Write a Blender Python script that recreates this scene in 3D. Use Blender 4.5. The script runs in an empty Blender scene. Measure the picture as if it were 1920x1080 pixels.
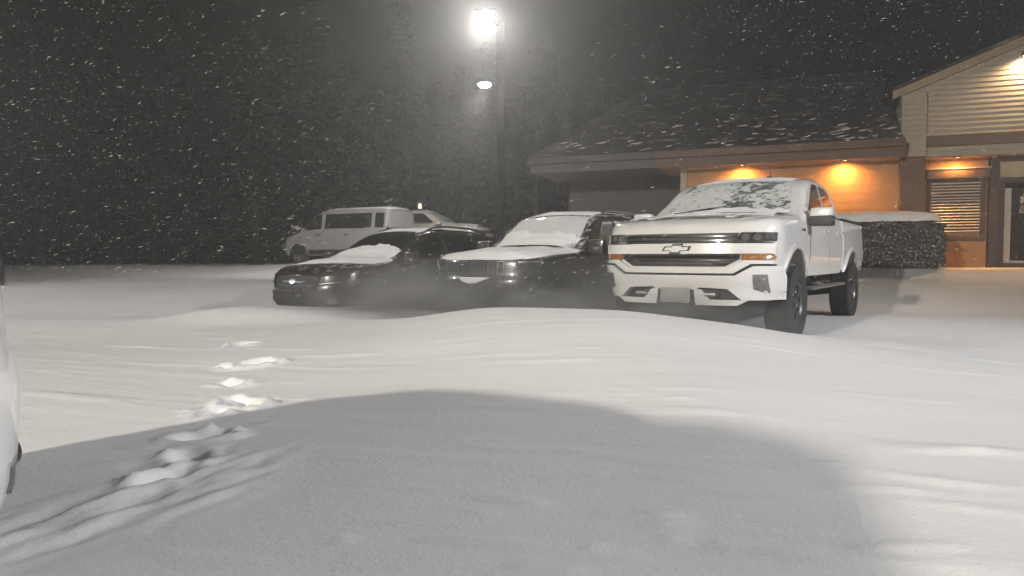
import bpy, bmesh, math, random
import numpy as np
from mathutils import Vector, Matrix, noise as mnoise
from mathutils.geometry import tessellate_polygon

R = math.radians
random.seed(7)
rng = np.random.default_rng(7)
scene = bpy.context.scene
COL = scene.collection

# ------------------------------------------------------------------ camera
EYE = 0.95
FPX = 1300.0                        # focal length in pixels of a 1920 wide frame
cam_d = bpy.data.cameras.new('camera')
cam = bpy.data.objects.new('camera', cam_d)
COL.objects.link(cam)
cam_d.sensor_width = 36.0
cam_d.lens = 36.0 * FPX / 1920.0
cam_d.clip_start = 0.05
cam_d.clip_end = 1000.0
cam.location = (0, 0, EYE)
cam.rotation_euler = (R(90 - 2.51), 0, 0)
scene.camera = cam

# ------------------------------------------------------------------ world: night sky under snow cloud
SUN_EL, SUN_ROT = R(-6.0), R(160)
world = bpy.data.worlds.new('World')
scene.world = world
world.use_nodes = True
wn = world.node_tree
bg = wn.nodes['Background']
sky = wn.nodes.new('ShaderNodeTexSky')
sky.sky_type = 'NISHITA'
sky.sun_disc = False
sky.sun_elevation = SUN_EL
sky.sun_rotation = SUN_ROT
sky.air_density = 1.0
sky.dust_density = 4.0
hsv = wn.nodes.new('ShaderNodeHueSaturation')
hsv.inputs['Saturation'].default_value = 0.15
wn.links.new(sky.outputs[0], hsv.inputs['Color'])
wn.links.new(hsv.outputs[0], bg.inputs[0])
bg.inputs[1].default_value = 0.05

# ------------------------------------------------------------------ exposure / render settings
vs = scene.view_settings
vs.view_transform = 'Standard'
vs.look = 'None'
vs.gamma = 1.0
vs.exposure = 0.0
vs.use_curve_mapping = False
scene.render.engine = 'CYCLES'
cy = scene.cycles
cy.use_denoising = True
cy.denoiser = 'OPENIMAGEDENOISE'
cy.max_bounces = 4
cy.diffuse_bounces = 2
cy.glossy_bounces = 3
cy.transmission_bounces = 4
cy.volume_bounces = 0
cy.transparent_max_bounces = 8
cy.sample_clamp_indirect = 4.0
cy.volume_step_rate = 1.5
cy.volume_max_steps = 128

# light strengths (lamps of the place, plus added fill lamps)
P_FRONT = 760.0        # flood on the pole among the cars
P_FRONT2 = 2300.0       # lower luminaire on the same pole
P_BACK = 66000.0        # lot lamp behind the camera, left
P_FILL_R = 22000.0        # unseen fill lamp added on the right
SPIN = 10.0
P_FILL_L = 5400.0        # unseen fill lamp added beyond the left edge
HAZE = 0.022

# ------------------------------------------------------------------ helpers
def link(o, parent=None):
    COL.objects.link(o)
    if parent is not None:
        o.parent = parent
    return o

def tag(o, label=None, cat=None, group=None, kind=None):
    if label: o['label'] = label
    if cat: o['category'] = cat
    if group: o['group'] = group
    if kind: o['kind'] = kind
    return o

def empty(name, loc=(0, 0, 0), rz=0.0, parent=None):
    o = bpy.data.objects.new(name, None)
    o.empty_display_size = 0.2
    o.location = loc
    o.rotation_euler = (0, 0, rz)
    return link(o, parent)

def finish(me, smooth):
    if smooth is None:
        return
    for p in me.polygons:
        p.use_smooth = True
    if smooth < 179:
        me.set_sharp_from_angle(angle=R(smooth))

def obj(name, geo, mats, parent=None, smooth=None, loc=None):
    """geo: bmesh, or (verts, faces)"""
    me = bpy.data.meshes.new(name)
    if isinstance(geo, bmesh.types.BMesh):
        geo.normal_update()
        geo.to_mesh(me); geo.free()
    else:
        me.from_pydata([tuple(v) for v in geo[0]], [], geo[1])
    me.update()
    for m in (mats if isinstance(mats, (list, tuple)) else [mats]):
        me.materials.append(m)
    finish(me, smooth)
    o = bpy.data.objects.new(name, me)
    if loc: o.location = loc
    return link(o, parent)

def box_bm(bm, x0, x1, y0, y1, z0, z1, bev=0.0, mi=0):
    vs_ = [bm.verts.new(p) for p in ((x0,y0,z0),(x1,y0,z0),(x1,y1,z0),(x0,y1,z0),(x0,y0,z1),(x1,y0,z1),(x1,y1,z1),(x0,y1,z1))]
    fs = [bm.faces.new([vs_[i] for i in q]) for q in ((0,3,2,1),(4,5,6,7),(0,1,5,4),(1,2,6,5),(2,3,7,6),(3,0,4,7))]
    for f in fs: f.material_index = mi
    if bev > 0:
        es = list({e for f in fs for e in f.edges})
        bmesh.ops.bevel(bm, geom=es, offset=bev, segments=2, affect='EDGES', profile=0.6)
    return vs_

def box(name, b, mat, parent=None, bev=0.0, loc=None):
    bm = bmesh.new()
    box_bm(bm, *b, bev=bev)
    return obj(name, bm, mat, parent, 40 if bev else None, loc)

def tube_bm(bm, pts, r, seg=8, cap=True, mi=0):
    pts = [Vector(p) for p in pts]
    rs = r if isinstance(r, (list, tuple)) else [r] * len(pts)
    rings = []
    up = Vector((0, 0, 1))
    for i, p in enumerate(pts):
        d = (pts[min(i + 1, len(pts) - 1)] - pts[max(i - 1, 0)]).normalized()
        a = d.cross(up)
        if a.length < 1e-3: a = d.cross(Vector((0, 1, 0)))
        a.normalize(); b = a.cross(d).normalized()
        rings.append([bm.verts.new(p + (a * math.cos(t) + b * math.sin(t)) * rs[i]) for t in [2 * math.pi * k / seg for k in range(seg)]])
    for i in range(len(rings) - 1):
        for k in range(seg):
            f = bm.faces.new((rings[i][k], rings[i][(k + 1) % seg], rings[i + 1][(k + 1) % seg], rings[i + 1][k]))
            f.material_index = mi
    if cap:
        bm.faces.new(rings[0][::-1]); bm.faces.new(rings[-1])

def tube(name, pts, r, mat, parent=None, seg=8):
    bm = bmesh.new(); tube_bm(bm, pts, r, seg)
    bmesh.ops.recalc_face_normals(bm, faces=bm.faces)
    return obj(name, bm, mat, parent, 40)

def lathe_bm(bm, prof, seg=32, axis='y', mi=0, rfun=None):
    """prof: list of (r, h); closed when first r == last r == 0 or looped by caller"""
    rings = []
    for (r, h) in prof:
        ring = []
        for k in range(seg):
            t = 2 * math.pi * k / seg
            rr = r if rfun is None else rfun(r, h, k)
            if axis == 'y': ring.append(bm.verts.new((rr * math.cos(t), h, rr * math.sin(t))))
            else: ring.append(bm.verts.new((rr * math.cos(t), rr * math.sin(t), h)))
        rings.append(ring)
    for i in range(len(rings) - 1):
        for k in range(seg):
            f = bm.faces.new((rings[i][k], rings[i][(k + 1) % seg], rings[i + 1][(k + 1) % seg], rings[i + 1][k]))
            f.material_index = mi
    return rings

def split_conv(p, ax, c):
    """split a convex polygon at coordinate ax = c"""
    lo, hi = [], []
    n = len(p)
    for i in range(n):
        a, b_ = p[i], p[(i + 1) % n]
        if a[ax] <= c + 1e-9: lo.append(a)
        if a[ax] >= c - 1e-9: hi.append(a)
        if (a[ax] < c - 1e-9 and b_[ax] > c + 1e-9) or (a[ax] > c + 1e-9 and b_[ax] < c - 1e-9):
            t = (c - a[ax]) / (b_[ax] - a[ax])
            q = (a[0] + (b_[0] - a[0]) * t, a[1] + (b_[1] - a[1]) * t)
            lo.append(q); hi.append(q)
    return [q for q in (lo, hi) if len(q) > 2]

def panel(name, poly, fmap, lo, hi, mat, parent, du=0.12, dv=0.12, smooth=30):
    """A polygon in surface coordinates, cut fine, laid on fmap(u, v, off) and given thickness lo..hi."""
    tris = tessellate_polygon([[Vector((u, v, 0)) for u, v in poly]])
    cells = [[tuple(poly[i]) for i in t] for t in tris]
    for ax, st in ((0, du), (1, dv)):
        c0 = min(p[ax] for p in poly); c1 = max(p[ax] for p in poly)
        n = int((c1 - c0) / st)
        for k in range(1, n + 1):
            c = c0 + (c1 - c0) * k / (n + 1)
            out_ = []
            for p in cells:
                if min(q[ax] for q in p) < c - 1e-7 and max(q[ax] for q in p) > c + 1e-7: out_ += split_conv(p, ax, c)
                else: out_.append(p)
            cells = out_
    idx, uv, fs = {}, [], []
    for p in cells:
        f = []
        for q in p:
            k = (round(q[0], 5), round(q[1], 5))
            if k not in idx: idx[k] = len(uv); uv.append(q)
            if idx[k] not in f: f.append(idx[k])
        if len(f) > 2:
            A2 = sum(uv[f[i]][0] * uv[f[(i + 1) % len(f)]][1] - uv[f[(i + 1) % len(f)]][0] * uv[f[i]][1] for i in range(len(f)))
            if abs(A2) > 1e-9: fs.append(f if A2 > 0 else f[::-1])
    N = len(uv)
    verts = [fmap(u, v, lo) for u, v in uv] + [fmap(u, v, hi) for u, v in uv]
    faces = [[i + N for i in f] for f in fs] + [f[::-1] for f in fs]
    ed = {}
    for f in fs:
        for i in range(len(f)): ed[(f[i], f[(i + 1) % len(f)])] = 1
    for (a, b_) in ed:
        if (b_, a) not in ed: faces.append([a, b_, b_ + N, a + N])
    bm = bmesh.new()
    vs_ = [bm.verts.new(v) for v in verts]
    for f in faces:
        try: bm.faces.new([vs_[i] for i in f])
        except ValueError: pass
    bmesh.ops.recalc_face_normals(bm, faces=bm.faces[:])
    return obj(name, bm, mat, parent, smooth)

def snow_sheet(name, fmap, u0, u1, nu, v0, v1, nv, tfun, mat, parent, base=0.001):
    """Snow lying on a surface: thickness tfun(u, v), nothing where it is <= 0; closed underneath."""
    us = np.linspace(u0, u1, nu); vv = np.linspace(v0, v1, nv)
    T = np.array([[tfun(u, v) for v in vv] for u in us])
    verts, faces, idx = [], [], {}
    def vid(i, j):
        k = (i, j)
        if k not in idx:
            idx[k] = len(verts); verts.append(fmap(us[i], vv[j], base + T[i, j]))
        return idx[k]
    def cross(a, b_):
        """where the edge of the snow runs between an inside corner a and an outside corner b_"""
        k = (a, b_)
        if k not in idx:
            lo, hi = 0.0, 1.0
            pa, pb = (us[a[0]], vv[a[1]]), (us[b_[0]], vv[b_[1]])
            for _ in range(7):
                m_ = (lo + hi) / 2
                if tfun(pa[0] + (pb[0] - pa[0]) * m_, pa[1] + (pb[1] - pa[1]) * m_) > 0: lo = m_
                else: hi = m_
            idx[k] = len(verts); verts.append(fmap(pa[0] + (pb[0] - pa[0]) * lo, pa[1] + (pb[1] - pa[1]) * lo, base - .003))
        return idx[k]
    for i in range(nu - 1):
        for j in range(nv - 1):
            q = [(i, j), (i + 1, j), (i + 1, j + 1), (i, j + 1)]
            ins = [T[a, b_] > 0 for a, b_ in q]
            if not any(ins): continue
            f = []
            for k in range(4):
                a, b_ = q[k], q[(k + 1) % 4]
                if ins[k]: f.append(vid(*a))
                if ins[k] != ins[(k + 1) % 4]: f.append(cross(a, b_) if ins[k] else cross(b_, a))
            if len(f) > 2: faces.append(f)
    if not faces:
        return None
    return obj(name, (verts, faces), mat, parent, 180)

def fbm(x, y, z=0.0, o=4):
    return mnoise.fractal(Vector((x, y, z)), 1.0, 2.0, o)

def sstep(a, b, x):
    t = min(1.0, max(0.0, (x - a) / (b - a)))
    return t * t * (3 - 2 * t)

def curve(pts):
    """monotone cubic through (x, y) points"""
    xs = np.array([p[0] for p in pts], float); ys = np.array([p[1] for p in pts], float)
    h = np.diff(xs); d = np.diff(ys) / h
    m = np.zeros(len(xs)); m[0] = d[0]; m[-1] = d[-1]
    for i in range(1, len(xs) - 1):
        m[i] = 0 if d[i - 1] * d[i] <= 0 else 2 * d[i - 1] * d[i] / (d[i - 1] + d[i])
    def f(x):
        if x <= xs[0]: return float(ys[0])
        if x >= xs[-1]: return float(ys[-1])
        i = int(np.searchsorted(xs, x) - 1); i = max(0, min(i, len(h) - 1))
        t = (x - xs[i]) / h[i]
        return float((2*t**3 - 3*t**2 + 1) * ys[i] + (t**3 - 2*t**2 + t) * h[i] * m[i] + (-2*t**3 + 3*t**2) * ys[i+1] + (t**3 - t**2) * h[i] * m[i+1])
    return f

# ------------------------------------------------------------------ materials
def new_mat(name):
    m = bpy.data.materials.new(name); m.use_nodes = True
    nt = m.node_tree
    return m, nt, nt.nodes['Principled BSDF']

def setp(b, **k):
    for n, v in k.items():
        b.inputs[n.replace('_', ' ')].default_value = v

def ncoord(nt, scale, kind='Object', rot=(0, 0, 0)):
    tc = nt.nodes.new('ShaderNodeTexCoord'); mp = nt.nodes.new('ShaderNodeMapping')
    mp.inputs['Scale'].default_value = scale if isinstance(scale, tuple) else (scale,) * 3
    mp.inputs['Rotation'].default_value = rot
    nt.links.new(tc.outputs[kind], mp.inputs[0])
    return mp.outputs[0]

def nnoise(nt, vec, scale=1.0, detail=4.0, rough=0.55):
    n = nt.nodes.new('ShaderNodeTexNoise'); n.inputs['Scale'].default_value = scale
    n.inputs['Detail'].default_value = detail; n.inputs['Roughness'].default_value = rough
    nt.links.new(vec, n.inputs['Vector'])
    return n.outputs['Fac']

def ramp(nt, fac, stops):
    r = nt.nodes.new('ShaderNodeValToRGB')
    while len(r.color_ramp.elements) < len(stops): r.color_ramp.elements.new(0.5)
    for e, (p, c) in zip(r.color_ramp.elements, stops):
        e.position = p; e.color = (c if isinstance(c, tuple) else (c, c, c)) + (1,)
    nt.links.new(fac, r.inputs[0])
    return r.outputs[0]

def bump(nt, b, height, strength=0.3, dist=0.01):
    n = nt.nodes.new('ShaderNodeBump'); n.inputs['Strength'].default_value = strength; n.inputs['Distance'].default_value = dist
    nt.links.new(height, n.inputs['Height']); nt.links.new(n.outputs[0], b.inputs['Normal'])

def simple(name, col, rough=0.5, metal=0.0, coat=0.0, var=0.12, vscale=6.0, bmp=0.0, bscale=60.0, spec=0.5, kind='Object'):
    m, nt, b = new_mat(name)
    setp(b, Roughness=rough, Metallic=metal, Coat_Weight=coat, Specular_IOR_Level=spec)
    b.inputs['Coat Roughness'].default_value = 0.08
    v = ncoord(nt, 1.0, kind)
    f = nnoise(nt, v, vscale, 5)
    lo = tuple(c * (1 - var) for c in col); hi = tuple(min(1, c * (1 + var)) for c in col)
    nt.links.new(ramp(nt, f, [(0.3, lo), (0.7, hi)]), b.inputs['Base Color'])
    if bmp: bump(nt, b, nnoise(nt, v, bscale, 3), bmp, 0.004)
    return m

def dusted(name, col, rough, coat, snow_amt, metal=0.0, nscale=7.0):
    """paint with fine snow caught on it: snow where the surface looks up and in noisy specks"""
    m, nt, b = new_mat(name)
    v = ncoord(nt, 1.0)
    g = nt.nodes.new('ShaderNodeNewGeometry')
    sx = nt.nodes.new('ShaderNodeSeparateXYZ'); nt.links.new(g.outputs['Normal'], sx.inputs[0])
    n1 = nnoise(nt, v, nscale, 8, 0.7)
    ad = nt.nodes.new('ShaderNodeMath'); ad.operation = 'MULTIPLY_ADD'
    nt.links.new(sx.outputs['Z'], ad.inputs[0]); ad.inputs[1].default_value = 0.35; nt.links.new(n1, ad.inputs[2])
    fac = ramp(nt, ad.outputs[0], [(0.78 - snow_amt, 0.0), (1.02 - snow_amt, 1.0)])
    mix = nt.nodes.new('ShaderNodeMix'); mix.data_type = 'RGBA'
    nt.links.new(fac, mix.inputs['Factor'])
    mix.inputs['A'].default_value = col + (1,)
    mix.inputs['B'].default_value = (0.82, 0.82, 0.82, 1)
    nt.links.new(mix.outputs['Result'], b.inputs['Base Color'])
    rr = nt.nodes.new('ShaderNodeMapRange'); nt.links.new(fac, rr.inputs[0])
    rr.inputs[3].default_value = rough; rr.inputs[4].default_value = 0.8
    nt.links.new(rr.outputs[0], b.inputs['Roughness'])
    cw = nt.nodes.new('ShaderNodeMapRange'); nt.links.new(fac, cw.inputs[0])
    cw.inputs[3].default_value = coat; cw.inputs[4].default_value = 0.0
    nt.links.new(cw.outputs[0], b.inputs['Coat Weight'])
    b.inputs['Coat Roughness'].default_value = 0.06
    b.inputs['Metallic'].default_value = metal
    return m

def emit(name, col, strength):
    m, nt, b = new_mat(name)
    setp(b, Base_Color=col + (1,), Emission_Color=col + (1,), Emission_Strength=strength)
    return m

def snow_mat(name, col=(0.84, 0.84, 0.845), fine=40.0, st=0.35, dist=0.01):
    m, nt, b = new_mat(name)
    v = ncoord(nt, 1.0)
    f = nnoise(nt, v, 1.3, 6)
    nt.links.new(ramp(nt, f, [(0.3, tuple(c * 0.96 for c in col)), (0.7, col)]), b.inputs['Base Color'])
    setp(b, Roughness=0.75, Specular_IOR_Level=0.25)
    n2 = nnoise(nt, v, fine, 5, 0.6)
    bump(nt, b, n2, st, dist)
    return m

M = {}
M['snow'] = snow_mat('snow')
# wind-packed ground snow: fine grain plus long low ripples across the wind
m, nt, b = new_mat('ground_snow')
v = ncoord(nt, 1.0)
f = nnoise(nt, v, 0.7, 6)
nt.links.new(ramp(nt, f, [(0.3, (0.80, 0.80, 0.80)), (0.7, (0.86, 0.86, 0.86))]), b.inputs['Base Color'])
setp(b, Roughness=0.7, Specular_IOR_Level=0.3)
va = ncoord(nt, (1.2, 9.0, 3.0), rot=(0, 0, R(18)))
a1 = nnoise(nt, va, 1.0, 5, 0.6)
a2 = nnoise(nt, v, 42.0, 7, 0.75)
mx = nt.nodes.new('ShaderNodeMath'); mx.operation = 'MULTIPLY_ADD'
nt.links.new(a2, mx.inputs[0]); mx.inputs[1].default_value = 0.55; a1s = nt.nodes.new('ShaderNodeMath'); a1s.operation = 'MULTIPLY'; nt.links.new(a1, a1s.inputs[0]); a1s.inputs[1].default_value = 0.12; nt.links.new(a1s.outputs[0], mx.inputs[2])
bump(nt, b, mx.outputs[0], 0.45, 0.016)
M['ground'] = m

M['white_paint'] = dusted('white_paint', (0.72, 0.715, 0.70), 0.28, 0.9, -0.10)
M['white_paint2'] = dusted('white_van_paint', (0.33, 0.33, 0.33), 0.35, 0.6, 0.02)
M['tan_paint'] = dusted('tan_truck_paint', (0.55, 0.51, 0.45), 0.35, 0.6, 0.04)
M['dark_paint'] = dusted('black_paint', (0.024, 0.025, 0.027), 0.28, 0.8, 0.03, nscale=11)
M['olive_paint'] = dusted('olive_paint', (0.040, 0.037, 0.024), 0.25, 1.0, -0.10, metal=0.15, nscale=9)
M['hood_sky_grey'] = dusted('dusted_hood_sky_grey', (0.28, 0.276, 0.27), 0.28, 0.8, -0.08, nscale=5)  # dark-sky reflection on the white bonnet painted as grey, under snow dust
M['plastic'] = simple('black_plastic', (0.022, 0.022, 0.022), 0.55, var=0.25, bmp=0.15)
M['under'] = simple('underbody_steel', (0.025, 0.024, 0.023), 0.7, var=0.4, vscale=14)
M['rubber'] = dusted('tyre_rubber', (0.020, 0.020, 0.020), 0.8, 0.0, -0.10, nscale=16)
M['rim'] = dusted('alloy_rim', (0.10, 0.10, 0.105), 0.35, 0.2, -0.12, metal=0.7)
M['rim2'] = dusted('grey_rim', (0.30, 0.30, 0.31), 0.35, 0.2, -0.12, metal=0.8)
M['chrome'] = simple('chrome', (0.75, 0.75, 0.75), 0.12, 1.0, var=0.05)
M['chrome_dull'] = simple('dull_chrome', (0.45, 0.45, 0.44), 0.3, 0.9, var=0.1)
M['chrome_dark'] = simple('dark_chrome', (0.13, 0.13, 0.13), 0.35, 0.8, var=0.15)
M['amber'] = simple('amber_lens', (0.32, 0.13, 0.03), 0.15, coat=1.0, var=0.2, vscale=25)
M['red'] = simple('red_lens', (0.09, 0.008, 0.008), 0.2, coat=1.0)
M['lens'] = simple('headlamp_lens', (0.20, 0.20, 0.195), 0.08, 0.5, coat=1.0, var=0.5, vscale=22)
M['lens_dark'] = simple('smoked_lens', (0.06, 0.06, 0.06), 0.08, 0.4, coat=1.0, var=0.6, vscale=22)
M['glass'] = simple('dark_glass', (0.012, 0.014, 0.013), 0.05, coat=1.0, var=0.3, spec=0.7)
M['gloss'] = simple('gloss_black', (0.012, 0.012, 0.012), 0.12, coat=1.0, var=0.2, spec=0.8)
M['plate'] = simple('plate', (0.34, 0.35, 0.32), 0.5, var=0.12, vscale=9)
M['seal'] = simple('black_seal', (0.012, 0.012, 0.012), 0.6, var=0.2)

# windscreen with frost and blown snow stuck to it
def frost(name, amt, base=(0.02, 0.03, 0.028)):
    m, nt, b = new_mat(name)
    v = ncoord(nt, 1.0)
    v2 = ncoord(nt, (1.0, 1.0, 2.2))
    n1 = nnoise(nt, v2, 9.0, 10, 0.78); n2 = nnoise(nt, v, 1.7, 3, 0.5)
    sc_ = nt.nodes.new('ShaderNodeMath'); sc_.operation = 'MULTIPLY_ADD'; nt.links.new(n2, sc_.inputs[0]); sc_.inputs[1].default_value = 0.45; sc_.inputs[2].default_value = 0.275
    ad = nt.nodes.new('ShaderNodeMath'); ad.operation = 'ADD'
    nt.links.new(n1, ad.inputs[0]); nt.links.new(sc_.outputs[0], ad.inputs[1])
    fac = ramp(nt, ad.outputs[0], [(0.78 - amt, 0.05), (1.18 - amt, 0.85)])
    mix = nt.nodes.new('ShaderNodeMix'); mix.data_type = 'RGBA'
    nt.links.new(fac, mix.inputs['Factor'])
    mix.inputs['A'].default_value = base + (1,); mix.inputs['B'].default_value = (0.70, 0.72, 0.71, 1)
    nt.links.new(mix.outputs['Result'], b.inputs['Base Color'])
    rr = nt.nodes.new('ShaderNodeMapRange'); nt.links.new(fac, rr.inputs[0])
    rr.inputs[3].default_value = 0.08; rr.inputs[4].default_value = 0.7
    nt.links.new(rr.outputs[0], b.inputs['Roughness'])
    b.inputs['Coat Weight'].default_value = 0.4
    return m
M['frost'] = frost('frosted_windscreen', -0.15, (0.06, 0.078, 0.07))
M['frost_lo'] = frost('misted_glass', -0.05)
M['frost_hi'] = frost('iced_windscreen', 0.27, (0.06, 0.075, 0.068))

# ------------------------------------------------------------------ terrain
B_O = Vector((9.5, 16.9, 0.0))                 # building origin: wall line at the brick pier
B_U = Vector((0.930, -0.367, 0.0)).normalized()
B_N = Vector((-B_U.y * -1, 0, 0))
B_N = Vector((B_U.y, -B_U.x, 0.0))             # towards the lot
BZ = 0.72
def bpt(u, n, z):
    return B_O + B_U * u + B_N * n + Vector((0, 0, BZ + z))

crest = curve([(-6.0, 9.4), (-3.0, 8.6), (-1.4, 7.6), (0.0, 6.7), (1.5, 6.0), (3.0, 6.2), (5.0, 6.9), (9.0, 8.5)])
crest_h = curve([(-6.0, 0.10), (-3.0, 0.14), (-1.4, 0.24), (0.0, 0.40), (0.8, 0.40), (1.6, 0.33), (3.0, 0.15), (5.0, 0.03), (9.0, 0.0)])
prints = []
streaks = []
crumbs = []
TR0 = (-1.10, 2.60)                 # a churned track runs from here towards the left foreground
TRD = (-0.42, -0.907)
def ground_z(x, y, fine=True):
    # broad level: low in the row of cars, rising to the far side of the lot and to the building
    z = 0.02
    far = sstep(11.5, 27.0, y) * (0.62 + 0.30 * sstep(-12, 0, x))
    z += far
    d = (Vector((x, y, 0)) - B_O).dot(B_N)      # distance in front of the building wall
    u = (Vector((x, y, 0)) - B_O).dot(B_U)
    side = sstep(-9.0, -5.0, u)
    bb = 0.50 * (1 - sstep(3.2, 6.3, d)) + 0.22 * (1 - sstep(2.6, 3.3, d))
    z = max(z, z * (1 - side) + side * max(z * 0.3, bb)) if d > -30 else z
    # near snow around the camera
    z += 0.13 * (1 - sstep(2.0, 9.0, y)) * sstep(-14, -1, y) * (1 - sstep(3.0, 7.0, x))
    # the drift
    yc = crest(x); h = crest_h(x)
    t = y - yc
    g = math.exp(-(t / (2.3 if t < 0 else 0.95)) ** 2)
    z += h * g
    # snow banked against the two low cars
    z += 0.17 * sstep(8.0, 9.6, y) * (1 - sstep(13.0, 15.0, y)) * sstep(-5.2, -3.6, x) * (1 - sstep(-.6, .9, x))
    # low left swell
    z += 0.10 * math.exp(-((x + 4.0) / 2.2) ** 2 - ((y - 5.0) / 2.0) ** 2)
    # heap under the front of the pickup
    z += 0.20 * math.exp(-((x - 2.12) / 0.20) ** 2 - ((y - 7.75) / 0.30) ** 2)
    # undulation
    z += 0.05 * fbm(x * 0.22, y * 0.22, 3.1, 3) * sstep(0.5, 6, math.hypot(x, y))
    if fine:
        # sastrugi: ridges along the wind
        a = R(-14); wx = x * math.cos(a) + y * math.sin(a); wy = -x * math.sin(a) + y * math.cos(a)
        r = fbm(wx * 0.55, wy * 2.6, 1.7, 4)
        z += 0.005 * r
        m_ = max(0.0, fbm(wx * 0.9 + 9, wy * 5.5, 6.2, 3) - 0.28)
        z += 0.014 * m_
        for (px, py, rad, dep, ang) in prints:
            dx, dy = x - px, y - py
            ca, sa = math.cos(ang), math.sin(ang)
            e = ((dx * ca + dy * sa) / rad) ** 2 + ((-dx * sa + dy * ca) / (rad * 0.62)) ** 2
            if e < 16:
                z += -dep * math.exp(-e ** 1.5) + dep * .20 * math.exp(-((math.sqrt(e) - 1.6) / .5) ** 2) * max(0, .8 + fbm(x * 8, y * 8, 2, 3))
        for (px, py, rad, hh) in crumbs:
            dx, dy = x - px, y - py
            if abs(dx) < rad * 2 and abs(dy) < rad * 2:
                z += hh * math.exp(-((dx * dx + dy * dy) / (rad * rad)) ** 1.6) * (.8 + .8 * fbm(x * 22, y * 22, 4, 2))
        for (px, py, ln, wd, hh, ang) in streaks:
            dx, dy = x - px, y - py
            if abs(dx) < 1.2 and abs(dy) < .6:
                ca, sa = math.cos(ang), math.sin(ang)
                u_, w_ = dx * ca + dy * sa, -dx * sa + dy * ca + .03 * math.sin(dx * 7 + px * 9)
                if abs(u_) < ln and abs(w_) < wd * 4:
                    z += hh * (1 - (u_ / ln) ** 2) * (math.exp(-(w_ / wd) ** 2) if w_ < 0 else math.exp(-(w_ / (wd * 2.2)) ** 2)) * (.75 + .5 * fbm(x * 7, y * 7, 8))
        # churned track on the left
        if x < 0 and y < 5:
            tu = (x - TR0[0]) * TRD[0] + (y - TR0[1]) * TRD[1]; tl = -(x - TR0[0]) * TRD[1] + (y - TR0[1]) * TRD[0]
            w = math.exp(-((tl - .06 * math.sin(tu * 5)) / 0.20) ** 2) * sstep(-.5, .1, tu) * (1 - sstep(1.9, 2.6, tu))
            if w > 0.01:
                z += w * (0.036 * fbm(tu * 2.2, tl * 11.0, 5, 5) + 0.010)
    return z

def gpx(px, py, lift=0.0):
    """a place on the snow seen at a pixel of the 1920 x 1080 photograph (iterative)"""
    d = 5.0
    for _ in range(60):
        x = (px - 960) / FPX * d
        z = ground_z(x, d, False)
        dn = (EYE - z) * FPX / max(py - 483, 4)
        d = 0.6 * d + 0.4 * min(dn, 60)
    return (px - 960) / FPX * d, d
for (px, py, r_, dp) in ((455, 648, .12, .10), (478, 684, .15, .14), (425, 692, .07, .05), (436, 722, .10, .08), (452, 758, .13, .12), (400, 776, .10, .06), (374, 822, .11, .06), (346, 862, .11, .05), (304, 902, .11, .05)):
    x_, y_ = gpx(px, py)
    prints.append((x_, y_, r_ * .85, dp, random.uniform(0, 3)))
    for _ in range(12):                                   # broken snow thrown out round the hole
        a_ = random.uniform(0, 6.28); q_ = r_ * random.uniform(.7, 1.7); c_ = .016 + .03 * random.random() ** 2
        crumbs.append((x_ + q_ * math.cos(a_), y_ + q_ * math.sin(a_) * .8, c_, c_ * random.uniform(.2, .5)))
# crusts of wind-packed snow standing a little proud of the surface
for (px, py, ln, hh) in ((955, 945, .16, .012), (900, 975, .06, .008), (1210, 978, .17, .014), (1265, 745, .16, .010), (1165, 733, .06, .008), (1265, 1028, .05, .008), (1110, 1030, .03, .008), (1120, 892, .05, .006), (1480, 1050, .22, .014), (1720, 1040, .18, .012), (1760, 905, .34, .014), (1800, 850, .40, .012), (1690, 930, .25, .010), (505, 798, .10, .012), (640, 1015, .05, .008), (1250, 1000, .10, .008), (1550, 880, .2, .008), (1850, 960, .25, .010), (1030, 1075, .12, .012), (250, 850, .14, .014), (300, 840, .1, .012), (180, 880, .1, .012)):
    x_, y_ = gpx(px, py)
    streaks.append((x_, y_, ln, .012 + ln * .03, hh, R(random.uniform(-26, -6))))

def axis(fine_lo, fine_hi, step, lo, hi, grow=1.09):
    a = list(np.arange(fine_lo, fine_hi + 1e-6, step))
    s, x = step, fine_hi
    while x < hi:
        s *= grow; x += s; a.append(min(x, hi))
    s, x = step, fine_lo
    while x > lo:
        s *= grow; x -= s; a.insert(0, max(x, lo))
    return a
gx = axis(-3.2, 3.4, 0.024, -120, 120, 1.06)
gy = axis(1.4, 6.4, 0.024, -90, 130, 1.05)
verts = [(x, y, ground_z(x, y)) for x in gx for y in gy]
ny = len(gy)
faces = [(i * ny + j, (i + 1) * ny + j, (i + 1) * ny + j + 1, i * ny + j + 1) for i in range(len(gx) - 1) for j in range(ny - 1)]
ground = tag(obj('snow_ground', (verts, faces), M['ground'], None, 180), 'wind-drifted snow covering the whole parking lot', kind='structure')

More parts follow.
